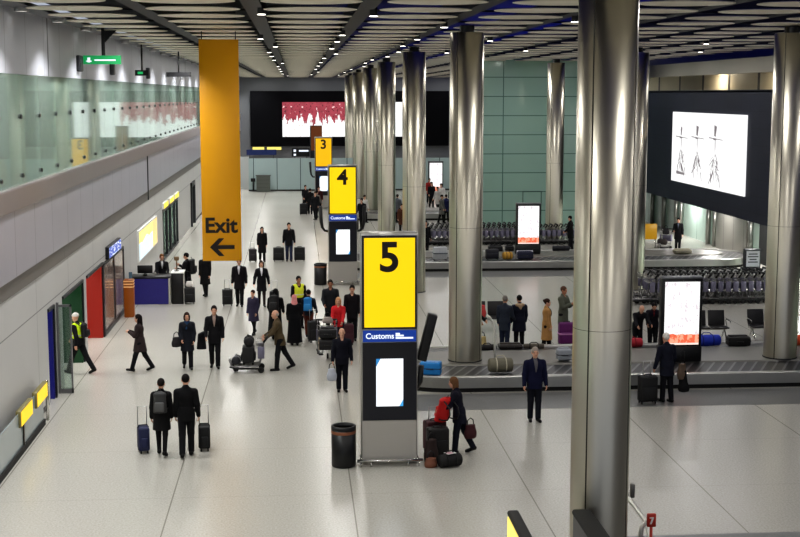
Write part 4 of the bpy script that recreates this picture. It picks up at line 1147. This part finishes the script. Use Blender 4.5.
p = person('balding man in a dark navy suit standing left of the number 5 totem', 1.14, 34.3, 176, 1.66, ((2, 0), (-2, 1)), ((0, 12, 14, 0), (0, 12, 14, 0)), 0, top=((17, 18, 30), .78), bottom=(16, 18, 28), hair=('bald', (60, 46, 40)), wide=1.08, v=.015)
hl = p['hand'][1]
soft_bag(hl[0]-.02, hl[1], hl[2]-.42, 0, 'pale plastic carrier bag held by the man in the navy suit', (176, 180, 190), .24, .12, .32)
person('person in dark clothes partly hidden by the left edge of the number 5 totem', 1.72, 41.6, 185, 1.74, ((3, 1), (-3, 2)), ((5, 10, 20, 0), (5, 10, 20, 0)), 0, top=((28, 24, 28), .72), hair=('short', (30, 24, 22)))
suitcase(1.5, 40.85, 0, .2, 'dark red suitcase partly hidden behind the number 5 totem', (70, 26, 38), .44, .28, .66)

p = person('woman in a long black coat walking in the far aisle with a case', -1.66, 62.0, 172, 1.6, ((9, 2), (-9, 10)), ((0, 10, 12, 0), (2, 12, 14, 0)), 0, top=((20, 18, 22), .46), hair=('long', (24, 18, 18)), fem=True, v=.024)
suitcase(-2.1, 61.9, 0, .1, 'dark case beside the woman in the long black coat in the far aisle', (40, 34, 40), .36, .24, .62, .3)
p = person('man in a black jacket and jeans carrying two black bags in the far aisle', -.40, 62.0, 178, 1.78, ((6, 2), (-6, 6)), ((0, 14, 6, 0), (0, 14, 6, 0)), 0, top=((20, 20, 24), .74), bottom=(46, 52, 76), hair=('short', (28, 22, 20)), v=.024)
for i, nm in ((0, 'right'), (1, 'left')):
    hq = p['hand'][i]
    suitcase(hq[0]+(.22 if i == 0 else -.22), hq[1]+.05, 0, 0, 'black case wheeled at the %s of the man in jeans in the far aisle' % nm, (18, 18, 20), .5, .3, .66)
person('person in a long black coat half hidden under the exit banner', -3.6, 51.3, 200, 1.68, ((8, 2), (-10, 10)), ((0, 6, 10, 0), (0, 6, 10, 0)), 0, top=((20, 20, 22), .5), hair=('short', (30, 24, 22)), v=.022)
person('clerk with brown hair in a dark suit standing behind the service desk', -5.2, 50.75, 168, 1.72, ((2, 0), (-2, 0)), ((25, 8, 40, 10), (25, 8, 40, 10)), 6, top=((20, 20, 24), .8), shirt=(190, 190, 190), hair=('short', (110, 74, 46)), v=.022)
p = person('man in black with a black backpack standing at the right end of the service desk', -4.22, 50.55, 285, 1.76, ((3, 1), (-3, 2)), ((20, 8, 80, 15), (30, 8, 90, 15)), 2, top=((17, 17, 19), .8), hair=('short', (16, 14, 14)), v=.022)
backpack(p, 'black backpack on the man at the service desk', (15, 15, 17), 1.2)
suitcase(-4.06, 49.5, 0, .1, 'black suitcase beside the service desk with a white bag on it', (18, 18, 19), .4, .26, .62)
soft_bag(-4.06, 49.5, .66, 0, 'small white bag on the black suitcase by the service desk', (220, 216, 210), .26, .14, .2)
t = thing('card_reader_stand', 'thin desk stand with a brown head on the black cabinet of the service desk', 'stand', (-4.55, 49.85, 1.2))
MB().cone((0, 0, 0), (0, 0, .02), .1, .1, 14).build('base', M_black, t); MB().cone((0, 0, .02), (0, 0, .42), .025, .025, 8).build('pole', mat('brown pole', (120, 96, 70), .5), t)
MB().rbox(-.09, .09, -.03, .03, .4, .55, .02, 2).build('head', mat('brown pole', (120, 96, 70), .5), t)

# ------------------------------------------------------------------ people, right half
p = person('fair haired woman in a navy coat handling luggage right of the number 5 totem', 3.5, 28.0, 282, 1.68, ((10, 6), (-14, 14)), ((32, 6, 30, 5), (24, 6, 34, 5)), 12, top=((26, 26, 40), .72), bottom=(26, 28, 40), hair=('bob', (112, 80, 54)), fem=True, v=.015)
soft_bag(3.72, 27.9, .36, .4, 'dark red bag swinging by the hip of the woman in navy', (64, 16, 22), .28, .16, .3)
suitcase(2.96, 28.14, 0, .35, 'dark burgundy suitcase in front of the woman in navy', (66, 20, 28), .46, .3, .72, .28)
suitcase(2.98, 27.72, 0, .2, 'black suitcase standing on the floor right of the number 5 totem', (24, 21, 21), .46, .3, .66)
q = {'M': Matrix.Translation((3.1, 28.0, .76)) @ Matrix.Rotation(-2.6, 4, 'Z') @ Matrix.Rotation(-.35, 4, 'X'), 'back': Vector((0, .08, .27)), 'lean': 0}
backpack(q, 'bright red backpack leaning on the luggage of the woman in navy', (206, 34, 34), 1.2, (226, 70, 58))
duffel(3.16, 26.95, 0, .35, 'black soft bag lying on the floor at the foot of the number 5 totem', (20, 19, 20), .5, .14)
soft_bag(2.76, 26.96, 0, .3, 'round brown bag on the floor against the number 5 plinth', (120, 76, 56), .26, .2, .2)
soft_bag(2.80, 27.32, 0, .8, 'dark brown holdall beside the number 5 plinth', (46, 30, 26), .34, .24, .5)
t = thing('paper_sheet', 'white sheet of paper on top of the black bag by the number 5 totem', 'paper', (3.16, 26.95, .296), .5)
MB().box(-.1, .12, -.08, .08, 0, .006).build('sheet', M_white, t); MB().box(-.08, .06, -.06, .06, .006, .009).build('print', mat('pink print', (214, 170, 180), .6), t)

p = person('grey haired man in a navy blue jacket standing alone on the pale floor', 5.64, 30.7, 178, 1.77, ((2, 0), (-3, 2)), ((0, 13, 16, 0), (0, 13, 16, 0)), 0, top=((19, 22, 52), .80), bottom=(22, 24, 34), shirt=(96, 94, 98), hair=('short', (158, 148, 138)), wide=1.06, v=.015)
p = person('white haired man in a navy coat wheeling a black suitcase by the near carousel', 9.36, 32.4, 338, 1.74, ((4, 1), (-4, 4)), ((8, 16, 8, 0), (0, 10, 20, 0)), 6, top=((24, 26, 40), .70), bottom=(22, 22, 28), hair=('short', (212, 206, 198)), wide=1.1, v=.015)
suitcase(8.84, 32.3, 0, .1, 'upright black suitcase with a pale pull handle held by the white haired man', (16, 16, 18), .46, .28, .72, .36)
soft_bag(9.72, 32.3, .62, .5, 'brown shoulder bag on the white haired man\'s side', (90, 74, 60), .26, .16, .4, long_strap=.2)
t = thing('carried_jacket', 'black jacket hanging from the arm of the white haired man', 'jacket', (9.72, 32.28, .3))
MB().add(*sdf_mesh([('k', (0, 0, .55), (.06, 0, .0), (.1, .06), (.13, .06)), ('e', (.05, 0, .1), (.15, .09, .12))], .018, .04), True).build('cloth', mat('cloth 20 20 23', BLK), t)

person('bald man in a dark suit bending over the back of the near carousel', 10.3, 39.0, 175, 1.6, ((10, 4), (6, 4)), ((60, 8, 10, 0), (54, 8, 12, 0)), 38, top=((24, 24, 30), .8), hair=('bald', (150, 130, 120)))
person('stooping man with a dark red shirt half hidden by the right kiosk', 10.84, 39.2, 190, 1.62, ((10, 4), (6, 4)), ((50, 8, 10, 0), (50, 8, 12, 0)), 34, top=((30, 26, 36), .8), shirt=(110, 30, 36), hair=('short', (30, 26, 26)))
person('grey haired man in a slate blue jacket seen from behind across the near carousel', 6.27, 39.3, 22, 1.70, ((3, 0), (-2, 1)), ((4, 8, 20, 0), (20, 10, 40, 0)), 2, top=((48, 54, 66), .70), bottom=(34, 40, 60), hair=('short', (130, 124, 118)))
person('black haired woman in a navy parka with a beige fur hood across the carousel', 6.77, 39.6, 352, 1.66, ((4, 1), (-3, 2)), ((6, 10, 20, 0), (6, 12, 24, 0)), 2, top=((28, 30, 46), .62), bottom=(18, 18, 22), hair=('short', (18, 15, 15)), fem=True, fur=(176, 150, 122), wide=1.15)
person('woman in a long tan coat with dark hair facing the purple suitcase', 7.5, 38.95, 105, 1.64, ((8, 2), (-6, 6)), ((2, 8, 20, 0), (2, 8, 20, 0)), 0, top=((184, 140, 88), .46), bottom=(24, 22, 24), hair=('bun', (56, 36, 28)), fem=True, shirt=(40, 36, 40))
person('person in a grey green overcoat standing behind the purple suitcase', 8.36, 40.7, 130, 1.76, ((2, 0), (-2, 1)), ((25, 6, 95, 45), (25, 6, 95, 45)), 0, top=((96, 98, 86), .6), bottom=(34, 34, 38), hair=('short', (92, 66, 52)), skin='tan')
suitcase(8.36, 40.15, 0, 0, 'purple suitcase with a pale strap beside the woman in the tan coat', (96, 20, 96), .5, .3, .74, band=(190, 130, 180))
person('dark clothed person hidden behind the carousel column, left of the couple', 5.45, 39.8, 120, 1.62, ((3, 1), (-2, 2)), ((8, 8, 40, 5), (8, 8, 40, 5)), 4, top=((22, 22, 26), .7), hair=('short', (28, 22, 20)))
soft_bag(5.55, 39.25, 0, .2, 'cream coloured bag on the floor behind the carousel column', (190, 170, 120), .34, .26, .5)
soft_bag(6.05, 42.98, .465, .1, 'red and white patterned bag on the bench behind the couple', (196, 66, 66), .34, .2, .4)
t = thing('guard_rail', 'tall bent pale rail rising from the near carousel left of the drum bag', 'rail', (5.28, 35.35, .5))
MB().tube([(.12, -.3, 0), (.06, -.22, .3), (.08, -.1, .8), (.06, 0, 1.05), (-.03, .05, 1.22), (-.12, .08, 1.3)], .035, 8).build('tube', mat('pale satin rail', (190, 188, 180), .3, .7), t)

person('man in a black coat standing far right under the dark board', 19.1, 64.8, 200, 1.62, ((2, 0), (-2, 1)), ((4, 12, 20, 0), (20, 14, 60, 10)), 0, top=((18, 18, 22), .62), hair=('short', (24, 20, 20)), v=.026, shirt=(90, 96, 110))
trolley(18.55, 65.4, 2.4, 'lone baggage trolley with a dark bag left of the man under the board')
duffel(18.5, 65.5, .22, 2.4, 'dark bag on the lone trolley under the board', (54, 46, 44), .45, .15)
soft_bag(18.62, 65.32, .78, 2.4, 'black coat bundle on the handle basket of the lone trolley', (24, 22, 26), .34, .2, .3)
t = thing('notice_board', 'small amber notice board on two thin legs far right behind the column', 'sign', (17.95, 66.3, 0))
MB().rbox(-.48, .48, -.03, .03, .42, 1.22, .02, 1).build('panel', mat('amber notice panel', (246, 186, 24), .45, emit=.3), t)
MB().cone((-.4, 0, 0), (-.4, 0, .42), .02, .02, 8).cone((.4, 0, 0), (.4, 0, .42), .02, .02, 8).build('leg', M_chrome, t)
person('person in black standing at the left end of the middle carousel', 6.15, 63.0, 170, 1.74, ((3, 1), (-3, 2)), ((5, 8, 30, 0), (5, 8, 30, 0)), 0, top=((18, 18, 22), .7), hair=('short', (24, 20, 20)), v=.026)
person('person in black beside the slim column before the green wall', 13.75, 65.4, 300, 1.70, ((3, 1), (-3, 2)), ((10, 8, 40, 5), (10, 8, 40, 5)), 4, top=((14, 14, 16), .62), hair=('short', (20, 16, 16)), v=.026)
far = [('far traveller in black with a black case left of the number 4 totem', .85, 86.5, 0, (20, 20, 22)), ('far traveller in a pale jacket close behind the number 4 totem', 1.25, 84.2, 40, (120, 112, 104)),
       ('far traveller in dark red left of the number 4 totem', 1.45, 87.6, 180, (64, 26, 30)), ('far traveller in black stepping behind the number 4 sign', 1.15, 82.6, 200, (24, 24, 28)),
       ('far traveller in black in the gap right of the number 4 totem', 3.75, 76.5, 200, (20, 20, 24)), ('far traveller in a white jacket right of the number 4 totem', 4.1, 80.5, 150, (214, 210, 206)),
       ('far traveller in brown between two columns behind the number 5 totem', 5.85, 73.5, 180, (84, 52, 36)), ('far traveller in grey between two columns behind the number 5 totem', 6.1, 80.2, 20, (90, 92, 98)),
       ('far traveller in black under the small distant kiosk', 9.3, 91.0, 170, (22, 22, 28)), ('far traveller in a white top under the small distant kiosk', 9.75, 89.0, 190, (220, 216, 214)),
       ('far traveller in dark blue beside the farthest carousel', 9.15, 80.6, 350, (36, 40, 78)), ('far traveller in maroon beside the farthest carousel', 10.0, 80.2, 20, (92, 36, 40)), ('far traveller in grey at the rim of the farthest carousel', 8.75, 79.6, 120, (110, 108, 106)),
       ('far traveller in black left of the white top under the distant kiosk', 8.85, 93.2, 200, (26, 24, 28)), ('far traveller in a red jumper behind the farthest carousel', 9.5, 94.5, 170, (150, 44, 44)),
       ('far traveller in a pale shirt at the end of the farthest carousel', 9.35, 87.4, 220, (190, 186, 182)), ('far traveller in dark green near the farthest carousel', 10.2, 86.6, 160, (46, 58, 50)),
       ('far traveller in black furthest left of the number 4 totem', .55, 88.9, 150, (22, 22, 26))]
for n, (lab, x, y, fc, c) in enumerate(far):
    person(lab, x, y, fc, 1.66 + .03*(n % 5), ((8, 2), (-8, 8)), ((4, 10, 20, 0), (8, 12, 30, 0)), 2, top=(c, .7 if n % 3 else .58), hair=('short', (36, 26, 22)), v=.03)
suitcase(.42, 86.2, 0, 0, 'black case beside the far travellers left of the number 4 totem', (14, 14, 16), .5, .34, .74)
suitcase(3.3, 76.0, 0, 0, 'black case in the gap right of the number 4 totem', (20, 20, 22), .46, .3, .7)

# ------------------------------------------------------------------ luggage on the carousels
LY = (PI/2, 0, 0)
suitcase(3.55, 34.45, .61, 0, 'bright blue suitcase lying on the near carousel beside the totem', (34, 128, 196), .56, .34, .4, rot=(PI/2, 0, -.25), hard=True)
duffel(5.38, 34.35, .43, .06, 'grey green drum shaped bag with a strap on the near carousel', (112, 108, 92), .64, .19, (196, 190, 170))
duffel(9.7, 37.5, .43, 0, 'flat red bag on the back belt of the near carousel', (190, 50, 66), .72, .14, (150, 30, 44))
duffel(12.0, 37.5, .43, .1, 'bright blue soft bag on the back belt of the near carousel', (30, 56, 176), .8, .17, (24, 40, 120))
soft_bag(11.42, 37.45, .44, 0, 'cream coloured bag left of the blue bag on the near carousel', (200, 190, 160), .26, .2, .22)
suitcase(12.95, 37.75, .56, 0, 'black suitcase lying left of the right edge column on the near carousel', (26, 24, 24), .66, .26, .45, rot=LY)
duffel(14.7, 37.4, .43, 0, 'orange red bag right of the right edge column on the near carousel', (214, 84, 44), .6, .16)
suitcase(6.15, 37.75, .5, 0, 'flat dark brown suitcase on the back belt behind the drum bag', (46, 40, 36), .7, .12, .45, rot=LY)
duffel(5.45, 37.35, .43, .2, 'dark bag behind the carousel column on the back belt', (36, 32, 32), .55, .09)
duffel(6.85, 37.5, .43, -.1, 'low brown grey bag on the back belt below the parka woman', (92, 84, 74), .6, .08)
suitcase(7.3, 35.6, .66, 0, 'small black and silver suitcase lying on the carousel deck left of the nearest column', (150, 154, 160), .4, .3, .36, rot=LY)
suitcase(6.35, 58.35, .43, .1, 'pale grey suitcase with a white panel at the left of the middle carousel', (186, 188, 192), .62, .3, .62, hard=True, band=(90, 96, 104))
suitcase(8.72, 58.45, .43, .1, 'dark boxy suitcase on the front belt of the middle carousel', (32, 32, 42), .56, .34, .48)
duffel(9.42, 58.45, .43, .2, 'amber yellow bag on the front belt of the middle carousel', (196, 150, 60), .42, .17, (90, 70, 40))
suitcase(10.2, 58.7, .61, 0, 'dark blue suitcase with a white strap lying below the middle kiosk', (34, 36, 62), .72, .32, .5, rot=LY, band=(220, 220, 230))
suitcase(9.3, 61.6, .56, 0, 'flat black suitcase on the far belt left of the middle kiosk', (20, 20, 22), .66, .26, .5, rot=LY)
suitcase(9.98, 61.6, .56, 0, 'small black suitcase tucked against the middle kiosk on the far belt', (26, 26, 28), .4, .24, .4, rot=LY)
duffel(12.45, 61.4, .43, 0, 'long dark bag on the far belt right of the middle kiosk', (34, 34, 40), .8, .13)
suitcase(17.7, 59.6, .6, 0, 'beige box case lying at the right end of the middle carousel', (140, 134, 116), .8, .17, .5, rot=LY)
t = thing('information_box', 'grey white information box standing at the right end of the middle carousel', 'box', (20.2, 56.9, 0))
MB().rbox(-.36, .36, 0, .3, .1, .98, .02, 1).build('body', mat('dark grey box', (52, 54, 58), .5), t)
MB().box(-.3, .3, -.012, 0, .2, .9).build('face', mat('pale box face', (200, 202, 208), .5), t)
k = MB()
for z, w_ in ((.74, .2), (.62, .24), (.5, .16), (.38, .22)): k.box(-w_, w_, -.016, -.012, z, z+.05)
k.build('mark', mat('dark box marks', (60, 60, 66), .6), t); MB().box(-.38, .38, -.02, .32, 0, .1).build('foot', M_black, t)
# far furniture by the pale partition
t = thing('counter_unit', 'grey wooden counter unit standing before the pale far partition', 'counter', (-2.7, 106.8, 0))
MB().box(-.55, .55, 0, .5, .05, 1.3).build('body', mat('grey brown counter', (96, 100, 94), .6), t); MB().box(-.6, .6, -.04, .54, 1.3, 1.36).build('top', mat('grey counter top', (84, 86, 82), .5), t)
k = MB()
for z in (.35, .65, .95): k.box(-.5, .5, -.02, 0, z, z+.05)
k.build('shelf_edge', mat('grey counter top', (84, 86, 82)), t)
t = thing('wall_box', 'small black box fixed left of the counter on the far partition', 'box', (-3.55, 107.85, 0))
MB().box(-.18, .18, -.12, .12, .78, 1.05).build('box', M_black, t); MB().box(-.22, .22, -.16, .12, .0, .06).build('base', M_black, t); MB().cone((0, 0, .06), (0, 0, .78), .03, .03, 8).build('pole', M_black, t)
for n, (x0, x1, c, lab) in enumerate(((-4.9, -3.6, (246, 230, 120), 'left pale yellow lit strip sign below the black end wall'), (-3.3, -1.7, (246, 230, 120), 'right pale yellow lit strip sign below the black end wall'))):
    t = thing('lit_strip_sign', lab, 'sign', (0, 148.8, 0)); MB().box(x0, x1, 0, .4, 1.66, 1.98).build('face', mat('lit strip %d' % n, c, .4, emit=1.0), t); MB().box(x0-.05, x1+.05, .05, .45, 1.6, 2.05).build('housing', M_black, t)
t = thing('blue_sign', 'wide dark blue sign raised above the pale far partition', 'sign', (-2.95, 112, 0))
MB().box(-1.25, 1.25, 0, .1, 2.75, 3.2).build('face', mat('blue sign face', (40, 62, 130), .5, emit=.25), t)
MB().cone((-1, .05, 0), (-1, .05, 2.75), .03, .03, 6).cone((1, .05, 0), (1, .05, 2.75), .03, .03, 6).build('post', M_black, t)
t = thing('black_sign', 'black sign with white marks raised above the far partition left of totem 3', 'sign', (.35, 112, 0))
MB().box(-.75, .75, 0, .1, 2.6, 3.3).build('face', M_black, t)
k = MB(); k.box(-.6, -.4, -.02, 0, 3.0, 3.2); k.box(-.6, -.4, -.02, 0, 2.68, 2.84); k.box(-.15, .65, -.02, 0, 3.02, 3.16); k.build('mark', M_wtext, t)
MB().cone((-.5, .05, 0), (-.5, .05, 2.6), .03, .03, 6).cone((.5, .05, 0), (.5, .05, 2.6), .03, .03, 6).build('post', M_black, t)

# ------------------------------------------------------------------ lights
def area(name, loc, sx, sy, power, rot=(0, 0, 0), col=(1, .98, .95)):
    l = bpy.data.lights.new(name, 'AREA'); l.shape = 'RECTANGLE'; l.size = sx; l.size_y = sy; l.energy = power; l.color = col
    o = bpy.data.objects.new(name, l); COL.objects.link(o); o.location = loc; o.rotation_euler = rot; return o
for gi in (1, 3, 5, 7, 9):
    for k in range(28):
        if gi == 1 and k == 6: continue
        area('ceiling_lamp', (GX[gi], 7.91 + 5.16*k, 9.70), .38, .42, 56)
for k in range(28):
    o = area('edge_fill', (WX+1.5, 7.9 + 5.16*k, 9.72), .36, .36, 138, col=(1, 1, 1))  # unseen row added inside the ceiling edge to brighten the left floor
    o.data.spread = math.radians(120)
for k in range(12):
    area('walkway_fill', (-8, 14 + 11*k, 9.2),   .6, 3.0, 330, col=(.95, 1, 1))  # added without a visible fitting to lift the dim walkway behind the glass
for y, p_ in ((34, 40), (37.5, 70), (41.5, 70), (64, 260), (68.5, 260), (80.3, 160)):
    area('room_lamp', (-7.9, y, 2.95), 1.2, 1.2, p_)
for k in range(4):
    area('gallery_lamp', (22.3, 44 + 9*k, 9.2),   .3, .8, 110, col=(1, .88, .7))
for k in range(5):
    area('undercroft_fill', (20.6, 46 + 6*k, 2.46), .5, 1.5, 130)  # added fill, no visible fitting, brightening the floor under the board
w = bpy.data.worlds.new('world'); SC.world = w; w.use_nodes = True
w.node_tree.nodes['Background'].inputs[0].default_value = (.8, .86, 1, 1); w.node_tree.nodes['Background'].inputs[1].default_value = .5

# ------------------------------------------------------------------ camera
cam = bpy.data.cameras.new('camera'); cam.lens = 1320/800*36; cam.sensor_width = 36; cam.clip_end = 400
co = bpy.data.objects.new('camera', cam); COL.objects.link(co)
co.location = (0, 0, 7.8)
co.rotation_euler = (PI/2 - math.atan(174/1320), 0, -math.atan(104/math.hypot(1320, 174)))
SC.camera = co
SC.view_settings.view_transform = 'Standard'
SC.view_settings.look = 'Medium High Contrast'
SC.view_settings.exposure = 0.0
SC.cycles.use_denoising = True
SC.cycles.max_bounces = 8; SC.cycles.transparent_max_bounces = 16
SC.cycles.sample_clamp_indirect = 6
